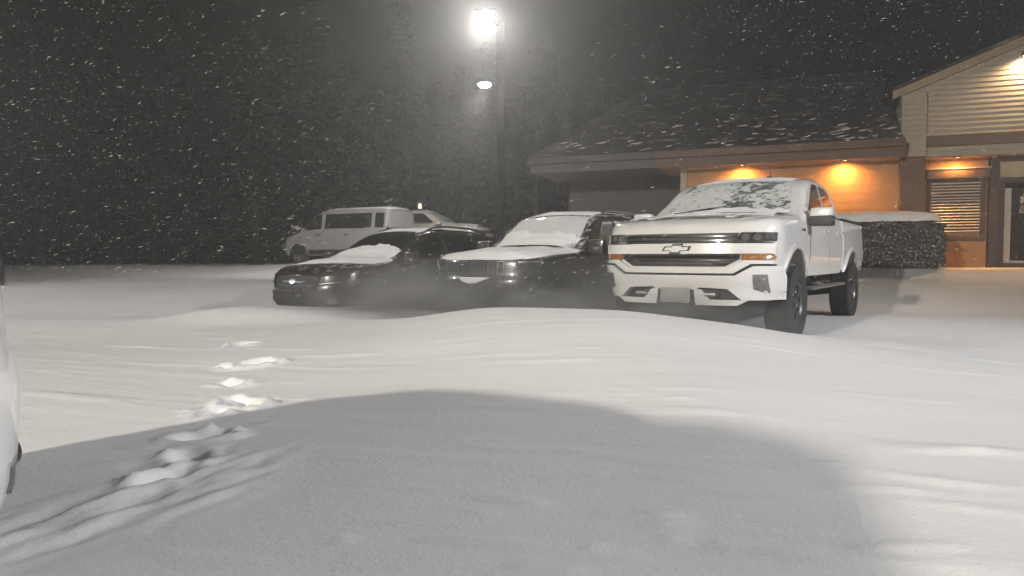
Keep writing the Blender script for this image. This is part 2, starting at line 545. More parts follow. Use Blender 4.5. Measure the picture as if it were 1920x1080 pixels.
# ------------------------------------------------------------------ vehicles: a lofted body with panels laid on it
class Car:
    def __init__(s, W, nose, tail, zb, belt, top, xa, pn, xr, pr, tum=0.45, step=0.03, r=0.10, crown=0.03, zm=0.75, lowtuck=0.06, uptuck=0.04, prof=None, rprof=None, waist=None):
        s.W, s.nose, s.tail, s.xa, s.pn, s.xr, s.pr = W, nose, tail, xa, pn, xr, pr
        s.zb, s.belt, s.top = curve(zb), curve(belt), curve(top)
        s.tum, s.step, s.r, s.crown, s.zm, s.lt, s.ut = tum, step, r, crown, zm, lowtuck, uptuck
        s.prof = curve(prof) if prof else (lambda z: 0.0)
        s.rprof = curve(rprof) if rprof else (lambda z: 0.0)
        s.waist = curve(waist) if waist else (lambda x: 1.0)
    def plan(s, x):
        w = s.W * s.waist(x)
        if x > s.xa:
            t = min(1.0, (x - s.xa) / (s.nose - s.xa)); return w * (1 - t ** s.pn) ** (1 / s.pn)
        if x < s.xr:
            t = min(1.0, (s.xr - x) / (s.xr - s.tail)); return w * (1 - t ** s.pr) ** (1 / s.pr)
        return w
    def rel(s, x, z):
        zb, be = s.zb(x), s.belt(x)
        zm = s.zm
        def low(zz):
            if zz < zm: return 1 - s.lt * ((zm - zz) / max(zm - zb, .05)) ** 2
            return 1 - s.ut * ((zz - zm) / max(be - zm, .05)) ** 2
        if z <= be: return low(z), 0.0
        return low(be), s.step * sstep(0, 0.04, z - be) + s.tum * (z - be)
    def yside(s, x, z):
        a, b_ = s.rel(x, z)
        return max(0.0, s.plan(x) * a - b_ * min(1.0, s.plan(x) / s.W))
    def zt(s, x): return s.top(x) - s.crown
    def ytop(s, x):
        return max(0.0, s.yside(x, s.zt(x) - s.r) - s.r * 0.9)
    def topz(s, x, y):
        yt = max(s.ytop(x), 1e-3); q = min(1.0, abs(y) / yt)
        z = s.zt(x) + s.crown * (1 - q * q)
        if abs(y) > yt: z = s.zt(x) - s.r * (1 - math.sqrt(max(0.0, 1 - min(1, (abs(y) - yt) / (s.r * .9)) ** 2)))
        return z
    def deform(s, x, y, z):
        x2 = x
        if x > s.xa: x2 += s.prof(z) * sstep(0, 1, (x - s.xa) / (s.nose - s.xa))
        if x < s.xr: x2 -= s.rprof(z) * sstep(0, 1, (s.xr - x) / (s.xr - s.tail))
        return (x2, y, z)
    # surface maps
    def side(s, sg):
        return lambda x, z, o: s.deform(x, sg * (s.yside(x, z) + o), z)
    def front(s, y, z, o):
        a, b_ = s.rel(s.xa, z)
        w = s.W * s.waist(s.nose) * a - b_
        t = min(0.999, abs(y) / w)
        x = s.xa + (s.nose - s.xa) * (1 - t ** s.pn) ** (1 / s.pn)
        p = s.deform(x, y, z)
        # push out along the plan normal
        tx = t ** (s.pn - 1) / w * (1 if y > 0 else -1); nx = ((x - s.xa) / (s.nose - s.xa)) ** (s.pn - 1) / (s.nose - s.xa)
        L = math.hypot(tx, nx) or 1
        return (p[0] + o * nx / L, p[1] + o * tx / L, z)
    def rear(s, y, z, o):
        a, b_ = s.rel(s.xr, z)
        w = s.W * s.waist(s.tail) * a - b_
        t = min(0.999, abs(y) / w)
        x = s.xr - (s.xr - s.tail) * (1 - t ** s.pr) ** (1 / s.pr)
        p = s.deform(x, y, z)
        return (p[0] - o, p[1], z)
    def up(s, x, y, o):
        # along the surface normal in x-z
        e = 0.02
        dz = (s.top(x + e) - s.top(x - e)) / (2 * e); L = math.hypot(1, dz)
        p = s.deform(x, y, s.topz(x, y))
        return (p[0] - o * dz / L, p[1], p[2] + o / L)
    def loft(s, stations, n1=9, n2=6, n3=4, n4=5):
        bm = bmesh.new(); rings = []
        for x in stations:
            zb = s.zb(x); zt = s.zt(x); be = s.belt(x); r = min(s.r, (zt - zb) * 0.3)
            zB = zt - r
            zA = min(be, zB - 0.02)
            zs = [zb + 0.03 + (zA - zb - 0.03) * k / (n1 - 1) for k in range(n1)] + [zA + (zB - zA) * k / n2 for k in range(1, n2 + 1)]
            half = [(0.0, zb), (s.yside(x, zb + .03) * .6, zb), (max(0, s.yside(x, zb + .03) - .03), zb)]
            half += [(s.yside(x, z), z) for z in zs]
            ye = s.yside(x, zB); ry = min(r * 0.9, ye * 0.9)
            for k in range(1, n3 + 1):
                a = math.pi / 2 * k / n3
                half.append((ye - ry + ry * math.cos(a), zB + r * math.sin(a)))
            yt = ye - ry
            for k in range(1, n4 + 1):
                q = 1 - k / n4
                half.append((yt * q, zt + s.crown * (1 - q * q)))
            ring = [bm.verts.new(s.deform(x, y, z)) for y, z in half] + [bm.verts.new(s.deform(x, -y, z)) for y, z in half[-2:0:-1]]
            rings.append(ring)
        N = len(rings[0])
        for a, b_ in zip(rings[:-1], rings[1:]):
            for k in range(N):
                bm.faces.new((a[k], a[(k + 1) % N], b_[(k + 1) % N], b_[k]))
        bm.faces.new(rings[0]); bm.faces.new(rings[-1][::-1])
        bmesh.ops.remove_doubles(bm, verts=bm.verts[:], dist=2e-4)
        bmesh.ops.dissolve_degenerate(bm, edges=bm.edges[:], dist=1e-4)
        bmesh.ops.recalc_face_normals(bm, faces=bm.faces[:])
        return bm

def cut_arches(o, cyl, mat_under):
    """wheel openings: subtract cylinders (x, z, radius, y0, y1) from body o"""
    bm = bmesh.new()
    for (x, z, r, y0, y1) in cyl:
        seg = 40
        a = [bm.verts.new((x + r * math.cos(t), y0, z + r * math.sin(t))) for t in np.linspace(0, 2 * math.pi, seg, endpoint=False)]
        b_ = [bm.verts.new((x + r * math.cos(t), y1, z + r * math.sin(t))) for t in np.linspace(0, 2 * math.pi, seg, endpoint=False)]
        for k in range(seg):
            bm.faces.new((a[k], a[(k + 1) % seg], b_[(k + 1) % seg], b_[k]))
        bm.faces.new(a[::-1]); bm.faces.new(b_)
    bmesh.ops.recalc_face_normals(bm, faces=bm.faces[:])
    me = bpy.data.meshes.new('cut'); bm.to_mesh(me); bm.free()
    me.materials.append(mat_under)
    c = bpy.data.objects.new('cut', me); COL.objects.link(c)
    md = o.modifiers.new('arch', 'BOOLEAN'); md.operation = 'DIFFERENCE'; md.object = c; md.solver = 'EXACT'
    md.material_mode = 'TRANSFER'
    dg = bpy.context.evaluated_depsgraph_get()
    new = bpy.data.meshes.new_from_object(o.evaluated_get(dg))
    o.modifiers.clear(); old = o.data; nm = old.name
    o.data = new; bpy.data.meshes.remove(old); new.name = nm
    bpy.data.objects.remove(c); bpy.data.meshes.remove(me)
    for p in new.polygons:
        for (x, z, r, y0, y1) in cyl:
            if min(y0, y1) - .01 <= p.center.y <= max(y0, y1) + .01 and math.hypot(p.center.x - x, p.center.z - z) < r + .003:
                p.material_index = 1
    finish(new, 32)

def stations(lo, hi, n, xa, nose, xr, tail, extra=()):
    """dense towards both rounded ends"""
    a = [tail + (xr - tail) * (1 - math.cos(t)) for t in np.linspace(0.02, math.pi / 2, 10)]
    b_ = list(np.linspace(xr, xa, n))[1:-1]
    c = [xa + (nose - xa) * math.sin(t) for t in np.linspace(0, math.pi / 2 - 0.02, 11)]
    return sorted(set([round(q, 4) for q in a + b_ + c + list(extra)]))

_wheel_cache = {}
def wheel_meshes(R_, w, rim_r, style):
    key = (R_, w, rim_r, style)
    if key in _wheel_cache: return _wheel_cache[key]
    seg = 60
    lug = 0.016 if style == 'off' else 0.006
    bm = bmesh.new()
    h = w / 2
    prof = [(rim_r, -h * .82), (rim_r + .03, -h * .95), ((R_ + rim_r) / 2, -h), (R_ - .05, -h * .97), (R_ - .012, -h * .86), (R_, -h * .7), (R_, -h * .25), (R_, h * .25), (R_, h * .7), (R_ - .012, h * .86), (R_ - .05, h * .97), ((R_ + rim_r) / 2, h), (rim_r + .03, h * .95), (rim_r, h * .82)]
    def rf(r, hh, k):
        if r > R_ - .03:
            ph = k if hh < 0 else k + 1
            return r - (lug if ph % 3 == 0 else 0) - (lug if abs(hh) < h * .3 and k % 3 == 1 else 0)
        return r
    lathe_bm(bm, prof, seg, 'y', 0, rf)
    bmesh.ops.recalc_face_normals(bm, faces=bm.faces[:])
    ty = bpy.data.meshes.new('tyre'); bm.to_mesh(ty); bm.free()
    ty.materials.append(M['rubber']); finish(ty, 25)
    bm = bmesh.new()
    lathe_bm(bm, [(rim_r + .005, h * .80), (rim_r - .012, h * .84), (rim_r - .03, h * .70), (rim_r - .04, h * .1), (0.02, h * .05)], 40)
    lathe_bm(bm, [(.075, h * .2), (.075, h * .72), (.05, h * .80), (.0005, h * .82)], 20)
    n = 6 if style == 'off' else 5
    for k in range(n):
        a = 2 * math.pi * k / n + .3
        for da in ((-.16, .16) if style == 'off' else (0.0,)):
            ww = .028 if style == 'off' else .045
            p0 = Vector((math.cos(a) * .06, 0, math.sin(a) * .06)); p1 = Vector((math.cos(a + da) * (rim_r - .015), 0, math.sin(a + da) * (rim_r - .015)))
            d = (p1 - p0).normalized(); s_ = Vector((-d.z, 0, d.x)) * ww / 2
            q = []
            for yy in (h * .45, h * .74):
                q += [bm.verts.new(p0 + s_ + Vector((0, yy, 0))), bm.verts.new(p1 + s_ * .8 + Vector((0, yy, 0))), bm.verts.new(p1 - s_ * .8 + Vector((0, yy, 0))), bm.verts.new(p0 - s_ + Vector((0, yy, 0)))]
            for f in ((0, 1, 2, 3), (7, 6, 5, 4), (0, 4, 5, 1), (2, 6, 7, 3), (1, 5, 6, 2)):
                bm.faces.new([q[i] for i in f])
    bmesh.ops.recalc_face_normals(bm, faces=bm.faces[:])
    ri = bpy.data.meshes.new('rim'); bm.to_mesh(ri); bm.free()
    ri.materials.append(M['rim'] if style == 'off' else M['rim2']); finish(ri, 30)
    _wheel_cache[key] = (ty, ri)
    return ty, ri

def add_wheels(t, axles, track, R_, w, rim_r, style, steer=0.0):
    ty, ri = wheel_meshes(R_, w, rim_r, style)
    for x in axles:
        for sg in (1, -1):
            wh = empty('wheel', (x, sg * track, R_), 0 if sg > 0 else math.pi, t)
            if x > -0.5: wh.rotation_euler[2] += steer
            link(bpy.data.objects.new('tyre', ty), wh)
            link(bpy.data.objects.new('rim', ri), wh)

def arch_trim(c, t, x, z, r, mat, sgs=(1, -1), a0=-8, a1=188, w=.05, th=.03, zmin=None):
    for sg in sgs:
        bm = bmesh.new(); prev = None
        for a in np.linspace(R(a0), R(a1), 26):
            ring = []
            for rr, oo in ((r - .012, -.05), (r - .012, th), (r + w * .6, th), (r + w, -.01)):
                xx, zz = x + rr * math.cos(a), z + rr * math.sin(a)
                ring.append(bm.verts.new(c.side(sg)(xx, max(zz, c.zb(xx) - .02), oo)))
            if prev:
                for k in range(3): bm.faces.new((prev[k], prev[k + 1], ring[k + 1], ring[k]))
            prev = ring
        bmesh.ops.recalc_face_normals(bm, faces=bm.faces[:])
        obj('wheel_arch_trim', bm, mat, t, 40)

def mirror_unit(t, x, y, z, sg, mats, big=1.0, parts=True):
    bm = bmesh.new()
    box_bm(bm, x - .09 * big, x + .10 * big, sg * y - .13 * big, sg * y + .13 * big, z, z + .20 * big, bev=.045 * big)
    o = obj('wing_mirror', bm, mats[0], t, 50)
    bm = bmesh.new()
    box_bm(bm, x - .095 * big, x + .105 * big, sg * y - .135 * big, sg * y + .135 * big, z - .035 * big, z + .095 * big, bev=.02)
    obj('mirror_base', bm, mats[1], o, 50)
    bm = bmesh.new()
    box_bm(bm, x - .03, x + .05, min(sg * (y - .26), sg * (y - .08)), max(sg * (y - .26), sg * (y - .08)), z - .01, z + .05, bev=.012)
    obj('mirror_arm', bm, mats[1], o, 50)

def poly_rect(a, b_, c, d): return [(a, c), (b_, c), (b_, d), (a, d)]

# ---- pickup ---------------------------------------------------------------------------------------------------
def pickup(name, loc, yaw_vec, paint, crew=True, hero=True, lift=0.0):
    t = empty(name, loc, math.atan2(yaw_vec[1], yaw_vec[0]))
    cabr = -2.86 if crew else -2.55
    L = lift
    c = Car(W=1.005, nose=0.99, tail=cabr, xa=0.42, pn=2.9, xr=cabr + .12, pr=6.0,
            zb=[(-3, .60 + L), (-.7, .60 + L), (0.4, .62 + L), (1.0, .66 + L)],
            belt=[(-3, 1.36 + L), (-.6, 1.37 + L), (1, 1.30 + L)],
            top=[(cabr, 1.60 + L), (cabr + .14, 1.78 + L), (cabr + .42, 1.90 + L), (-1.95, 1.925 + L), (-1.55, 1.905 + L), (-1.28, 1.855 + L), (-.48, 1.385 + L), (-.36, 1.345 + L), (.1, 1.335 + L), (.6, 1.295 + L), (.88, 1.245 + L), (.97, 1.20 + L), (1.0, 1.17 + L)],
            tum=.27, step=.03, r=.11, crown=.035, zm=.95 + L, lowtuck=.035, uptuck=.03,
            prof=[(.5 + L, .02), (.62 + L, .05), (.80 + L, .06), (.86 + L, .03), (1.0 + L, .01), (1.10 + L, -.005), (1.22 + L, -.05), (1.35 + L, -.07)])
    xs = stations(0, 0, 14, .42, .99, cabr + .12, cabr, [-1.62, -1.55, -1.48, -1.40, -1.34, -1.28, -1.1, -.9, -.7, -.56, -.48, -.42, -.36, -.3, -.1, .1, .3])
    body = obj('body', c.loft(xs, 22), [paint, M['under']], t, 32)
    wr = .445 if lift > 0 else .41
    zc = wr
    cut_arches(body, [(0, zc + .03 + L * .4, .545, .58, 1.4), (0, zc + .03 + L * .4, .545, -1.4, -.58)], M['under'])
    S = {1: c.side(1), -1: c.side(-1)}
    # bed
    b = Car(W=1.005, nose=cabr - .03, tail=-4.86, xa=cabr - .09, pn=6, xr=-4.72, pr=4,
            zb=[(-5, .66 + L), (-2, .62 + L)], belt=[(-5, 1.36 + L), (-2, 1.36 + L)], top=[(-5, 1.385 + L), (-2, 1.385 + L)],
            tum=.2, step=.0, r=.05, crown=.004, zm=.95 + L, lowtuck=.035, uptuck=.03)
    bx = stations(0, 0, 10, cabr - .09, cabr - .03, -4.72, -4.86)
    bed = obj('cargo_bed', b.loft(bx), [paint, M['under']], t, 32)
    cut_arches(bed, [(-3.645, zc + .03 + L * .4, .545, .58, 1.4), (-3.645, zc + .03 + L * .4, .545, -1.4, -.58)], M['under'])
    bmr = bmesh.new()
    box_bm(bmr, -4.82, cabr - .06, .80, .985, 1.383 + L, 1.405 + L, bev=.008)
    obj('bed_rail', bmr, M['plastic'], bed, 40)
    bmr = bmesh.new()
    box_bm(bmr, -4.82, cabr - .06, -.985, -.80, 1.383 + L, 1.405 + L, bev=.008)
    obj('bed_rail', bmr, M['plastic'], bed, 40)
    panel('tonneau_snow', poly_rect(-4.74, cabr - .12, -.80, .80), lambda x, y, o: (x, y, 1.39 + L + o + .03 * fbm(x * 2, y * 2)), .0, .05, M['snow'], bed, .2, .2, 60)
    # rear bumper and lamps
    bm = bmesh.new(); box_bm(bm, -5.0, -4.80, -.95, .95, .60 + L, .80 + L, bev=.03); obj('rear_bumper', bm, M['chrome_dull'], t, 40)
    for sg in (1, -1):
        panel('tail_lamp', poly_rect(-4.80, -4.66, .95 + L, 1.32 + L), b.side(sg), -.01, .012, M['red'], t, .05, .1)
    # axles: wheels
    add_wheels(t, (0, -3.645), .90 if lift > 0 else .86, wr, .30, .235, 'off' if lift > 0 else 'road', 0.0)
    for xx, cc in ((0, c), (-3.645, b)):
        arch_trim(cc, t, xx, zc + .03 + L * .4, .545, paint, w=.06, th=.022, a0=-2, a1=182)
    # underbody
    bm = bmesh.new()
    box_bm(bm, -4.6, .75, -.55, .55, .50 + L * .5, .68 + L, bev=.02)
    tube_bm(bm, [(0, -.78, zc), (0, -.2, zc), (0, .2, zc), (0, .78, zc)], [.05, .055, .09, .05], 10)
    tube_bm(bm, [(-3.645, -.78, zc), (-3.645, -.15, zc), (-3.645, .15, zc), (-3.645, .78, zc)], [.055, .06, .14, .055], 10)
    obj('chassis', bm, M['under'], t, 40)
    # windows
    a_top, a_bot = -1.22, -.50
    ws = [(a_bot, -.80), (a_bot, .80), (-.9, .735), (a_top, .66), (a_top, -.66), (-.9, -.735)]
    panel('windscreen', ws, c.up, -.01, .004, M['frost'] if hero else M['frost_lo'], t, .06, .12, 60)
    for sg in (1, -1):
        if crew:
            panel('side_window', [(-.88, 1.415 + L), (-1.80, 1.415 + L), (-1.80, 1.80 + L), (-1.50, 1.795 + L)], S[sg], -.01, .004, M['glass'], t, .15, .1)
            panel('side_window', [(-1.90, 1.415 + L), (-2.62, 1.42 + L), (-2.50, 1.72 + L), (-2.30, 1.785 + L), (-1.90, 1.80 + L)], S[sg], -.01, .004, M['glass'], t, .15, .1)
            doors = [(-.70, -1.84), (-1.86, -2.78)]
        else:
            panel('side_window', [(-.92, 1.40 + L), (-2.15, 1.40 + L), (-2.12, 1.78 + L), (-1.42, 1.785 + L)], S[sg], -.01, .004, M['glass'], t, .15, .1)
            doors = [(-.70, -2.25)]
        for (d0, d1) in doors:
            hi = 1.335 + L
            dp = [(d0, .74 + L), (d0, hi), (d1, hi), (d1, .74 + L)]
            if d1 < -2.7: dp = [(d0, .74 + L), (d0, hi), (d1, hi), (d1, 1.10 + L), (d1 + .22, .74 + L)]
            d_ = panel('door', dp, S[sg], -.01, .007, paint, t, .2, .1)
            panel('door_seam', [(d1 + .0, .74 + L), (d1 + .0, 1.37 + L), (d1 - .018, 1.37 + L), (d1 - .018, .74 + L)], S[sg], -.01, .0045, M['seal'], d_, .2, .1) if d1 > -2.7 else None
            hx = d1 + .16
            bm = bmesh.new()
            yy = c.yside(hx, 1.17 + L)
            box_bm(bm, hx - .10, hx + .10, min(sg * (yy + .005), sg * (yy + .045)), max(sg * (yy + .005), sg * (yy + .045)), 1.155 + L, 1.20 + L, bev=.012)
            obj('door_handle', bm, paint if hero else M['plastic'], d_, 50)
        panel('sill_trim', poly_rect(-.62, cabr + .15, .61 + L, .69 + L), S[sg], -.01, .018, paint, t, .2, .1)
        panel('fender_seam', poly_rect(-.688, -.698, .80 + L, 1.33 + L), S[sg], -.01, .0015, M['seal'], t, .2, .1)
        panel('belt_moulding', poly_rect(-.85, -2.72 if crew else -2.2, 1.378 + L, 1.398 + L), S[sg], -.01, .012, M['seal'], t, .2, .1)
        mirror_unit(t, -.66, 1.14, 1.24 + L, sg, (paint, M['plastic']), .95)
        if hero:   # running board with holes
            bm = bmesh.new()
            for k in range(5):
                x1 = -.62 - k * .42
                box_bm(bm, x1 - .36, x1, min(sg * .93, sg * 1.06), max(sg * .93, sg * 1.06), .44 + L, .475 + L, bev=.012)
                box_bm(bm, x1 - .42, x1 - .36, min(sg * .93, sg * .955), max(sg * .93, sg * .955), .44 + L, .475 + L)
                box_bm(bm, x1 - .42, x1 - .36, min(sg * 1.035, sg * 1.06), max(sg * 1.035, sg * 1.06), .44 + L, .475 + L)
            sb = obj('side_step', bm, M['chrome_dull'], t, 40)
            for xb in (-.8, -1.6, -2.4):
                bm = bmesh.new(); tube_bm(bm, [(xb, sg * .6, .55 + L), (xb, sg * .96, .45 + L)], .022, 8); obj('step_bracket', bm, M['under'], sb, 40)
    # ---- the face
    F = c.front
    zl = L
    panel('upper_grille', [(-.60, 0.985 + zl), (.60, 0.985 + zl), (.64, 1.09 + zl), (-.64, 1.09 + zl)], F, -.02, .008, M['plastic'], t, .06, .035)
    panel('lower_grille', [(-.52, .735 + zl), (.52, .735 + zl), (.66, .815 + zl), (.66, .865 + zl), (-.66, .865 + zl), (-.66, .815 + zl)], F, -.02, .008, M['plastic'], t, .06, .035)
    if hero:
        for zz, hw in ((1.012, .59), (1.058, .60), (.765, .55), (.80, .60), (.838, .63)):
            panel('grille_bar', poly_rect(-hw, hw, zz - .008 + zl, zz + .008 + zl), F, .0, .022, M['gloss'], t, .06, .035)
    panel('grille_crossbar', poly_rect(-.94, .94, .872 + zl, .978 + zl), F, -.02, .035, paint, t, .06, .035)
    panel('grille_surround', [(-.60, .665 + zl), (.60, .665 + zl), (.76, .765 + zl), (.93, .765 + zl), (.93, .800 + zl), (.70, .805 + zl), (.56, .720 + zl), (-.56, .720 + zl), (-.70, .805 + zl), (-.93, .800 + zl), (-.93, .765 + zl), (-.76, .765 + zl)], F, -.02, .035, paint, t, .06, .035)
    panel('bumper_seam', [(-.61, .645 + zl), (.61, .645 + zl), (.77, .745 + zl), (.955, .745 + zl), (.955, .762 + zl), (.765, .762 + zl), (.605, .662 + zl), (-.605, .662 + zl), (-.765, .762 + zl), (-.955, .762 + zl), (-.955, .745 + zl), (-.77, .745 + zl)], F, -.02, .018, M['seal'], t, .06, .035)
    # bumper: upper outline follows the dropped grille, lower one the tow-hook openings
    panel('front_bumper', [(-.975, .742 + zl), (-.965, .38 + zl), (-.66, .385 + zl), (-.54, .50 + zl), (-.25, .515 + zl), (-.24, .49 + zl), (.24, .49 + zl), (.25, .515 + zl), (.54, .50 + zl), (.66, .385 + zl), (.965, .38 + zl), (.975, .742 + zl), (.775, .742 + zl), (.615, .642 + zl), (-.615, .642 + zl), (-.775, .742 + zl)], F, -.09, .055, paint, t, .06, .035)
    panel('lower_bumper_lip', [(-.72, .385 + zl), (-.62, .325 + zl), (-.22, .325 + zl), (-.20, .49 + zl), (-.28, .49 + zl), (-.37, .385 + zl)], F, -.06, .05, paint, t, .06, .035)
    panel('lower_bumper_lip', [(.72, .385 + zl), (.62, .325 + zl), (.22, .325 + zl), (.20, .49 + zl), (.28, .49 + zl), (.37, .385 + zl)], F, -.06, .05, paint, t, .06, .035)
    panel('air_intake', [(-.66, .38 + zl), (-.3, .37 + zl), (-.24, .52 + zl), (-.56, .52 + zl)], F, -.06, -.03, M['plastic'], t, .06, .035)
    panel('air_intake', [(.66, .38 + zl), (.3, .37 + zl), (.24, .52 + zl), (.56, .52 + zl)], F, -.06, -.03, M['plastic'], t, .06, .035)
    panel('lower_valance', [(-.93, .38 + zl), (-.86, .20 + zl), (-.3, .16 + zl), (.3, .16 + zl), (.86, .20 + zl), (.93, .38 + zl)], F, -.16, -.08, M['plastic'], t, .06, .035)
    panel('number_plate', poly_rect(-.165, .165, .345 + zl, .505 + zl), F, .05, .066, M['plate'], t, .06, .035)
    for sg in (1, -1):
        def q(pts): return [(sg * a, b_ + zl) for a, b_ in pts]
        h = panel('headlight', q([(.58, .985), (.93, .985), (.955, 1.01), (.955, 1.095), (.66, 1.095)]), F, -.02, .022, M['lens_dark'], t, .06, .035)
        for yy in (.70, .80):
            panel('projector', [(sg * yy + .038 * math.cos(a), 1.042 + zl + .038 * math.sin(a)) for a in np.linspace(0, 2 * math.pi, 12, endpoint=False)], F, .0, .030, M['lens'], h, .1, .1)
        panel('reflector_strip', q([(.64, .990), (.94, .990), (.94, 1.003), (.64, 1.003)]), F, .0, .028, M['chrome'], h, .06, .1)
        panel('turn_signal', q([(.67, .81), (.945, .81), (.955, .84), (.93, .868), (.67, .868)]), F, -.02, .025, M['amber'], t, .06, .035)
        panel('fog_lamp', q([(.76, .50), (.84, .46), (.875, .46), (.875, .655), (.765, .655)]), F, .0, .058, M['lens'], t, .06, .035)
        bm = bmesh.new()
        tube_bm(bm, [(1.0, sg * .34, .45 + zl), (1.09, sg * .34, .44 + zl), (1.09, sg * .44, .44 + zl), (1.0, sg * .44, .45 + zl)], .018, 8)
        obj('tow_hook', bm, M['chrome_dull'], t, 40)
    # bow-tie emblem: outline frame and face
    def tie(s_):
        w, h, e = .155 * s_, .052 * s_, .05
        return [(-w, -.012 - h * .05), (-w + .02, .022 * s_ + .006), (-.055 * s_, .022 * s_ + .006), (-.045 * s_, h), (.075 * s_, h), (.065 * s_, .022 * s_ + .006), (w + .01, .022 * s_ + .006), (w - .015, -.022 * s_), (.045 * s_, -.022 * s_), (.038 * s_, -h), (-.08 * s_, -h), (-.07 * s_, -.022 * s_), (-w - .012, -.022 * s_)][1:]
    if hero:
        e_ = panel('emblem', [(a, b_ + .925 + zl) for a, b_ in tie(1.0)], F, .0, .046, M['plastic'], t, .08, .03)
        panel('emblem_face', [(a * .88, b_ * .70 + .923 + zl) for a, b_ in tie(.95)], F, .0, .052, M['white_paint'], e_, .08, .03)
        # shark-fin aerial, bonnet ridges, wipers
        bm = bmesh.new(); box_bm(bm, -1.86, -1.66, .22, .26, 1.91 + L, 1.955 + L, bev=.012); tube_bm(bm, [(-1.80, .24, 1.93 + L), (-1.80, .24, 2.03 + L)], .008, 6)
        obj('aerial', bm, M['plastic'], t, 40)
        for sg in (1, -1):
            panel('bonnet_ridge', [(-.3, sg * .36), (.72, sg * .42), (.72, sg * .50), (-.3, sg * .46)], c.up, -.01, .016, paint, t, .1, .1, 50)
            bm = bmesh.new(); p = [c.up(-.52 - .02 * k, sg * .1 - .55 + .11 * k, .02) for k in range(7)]
            tube_bm(bm, p, .010, 6); obj('wiper', bm, M['plastic'], t, 40)
        panel('bonnet', [(-.36, -.84), (-.36, .84), (.45, .83), (.80, .60), (.86, .3), (.86, -.3), (.80, -.60), (.45, -.83)], c.up, -.012, .006, M['hood_sky_grey'], t, .07, .1, 50)
        for sg in (1, -1):
            panel('fender_badge', poly_rect(-.45, -.28, 1.14 + L, 1.17 + L), S[sg], -.005, .006, M['chrome_dull'], t, .1, .1)
    # ---- snow
    def hood_t(x, y):
        n_ = fbm(x * 2.2 + 4, y * 1.6 + 1, 2.0, 4)
        d_ = abs(y) / .86
        if hero:
            edge = .58 - (x + .36) * 1.1 + .45 * n_ + .55 * max(0, d_ - .45)
            return max(0.0, min(.028, edge * .08)) if edge > 0 and d_ < 1.0 else -1
        return .05 * (1 - d_ ** 4) if d_ < 1 else -1
    snow_sheet('bonnet_snow', c.up, -.40, .82, 40, -.85, .85, 50, hood_t, M['snow'], t, .008)
    def ws_t(x, y):
        lim = .80 - .15 * (-.5 - x)
        if abs(y) > lim: return -1
        n_ = fbm(x * 4, y * 2.5, 7.0, 4)
        top_ = (-.66 if hero else -.62) - .10 * n_ + .10 * (abs(y) / .8) ** 2
        return .03 * min(1, (x - top_) * 5) if x > top_ else -1
    snow_sheet('windscreen_snow', c.up, -.95, -.42, 34, -.80, .80, 50, ws_t, M['snow'], t, .008)
    def roof_t(x, y):
        d_ = abs(y) / .66
        if d_ > 1: return -1
        return (.030 if hero else .05) * (1 - d_ ** 4) * (.7 + .5 * fbm(x * 2, y * 2, 4)) * min(1, (-1.28 - x) * 5 + .1) * min(1, (x - cabr - .05) * 6)
    snow_sheet('roof_snow', c.up, cabr + .06, -1.27, 36, -.66, .66, 24, roof_t, M['snow'], t, .002)
    return t, c

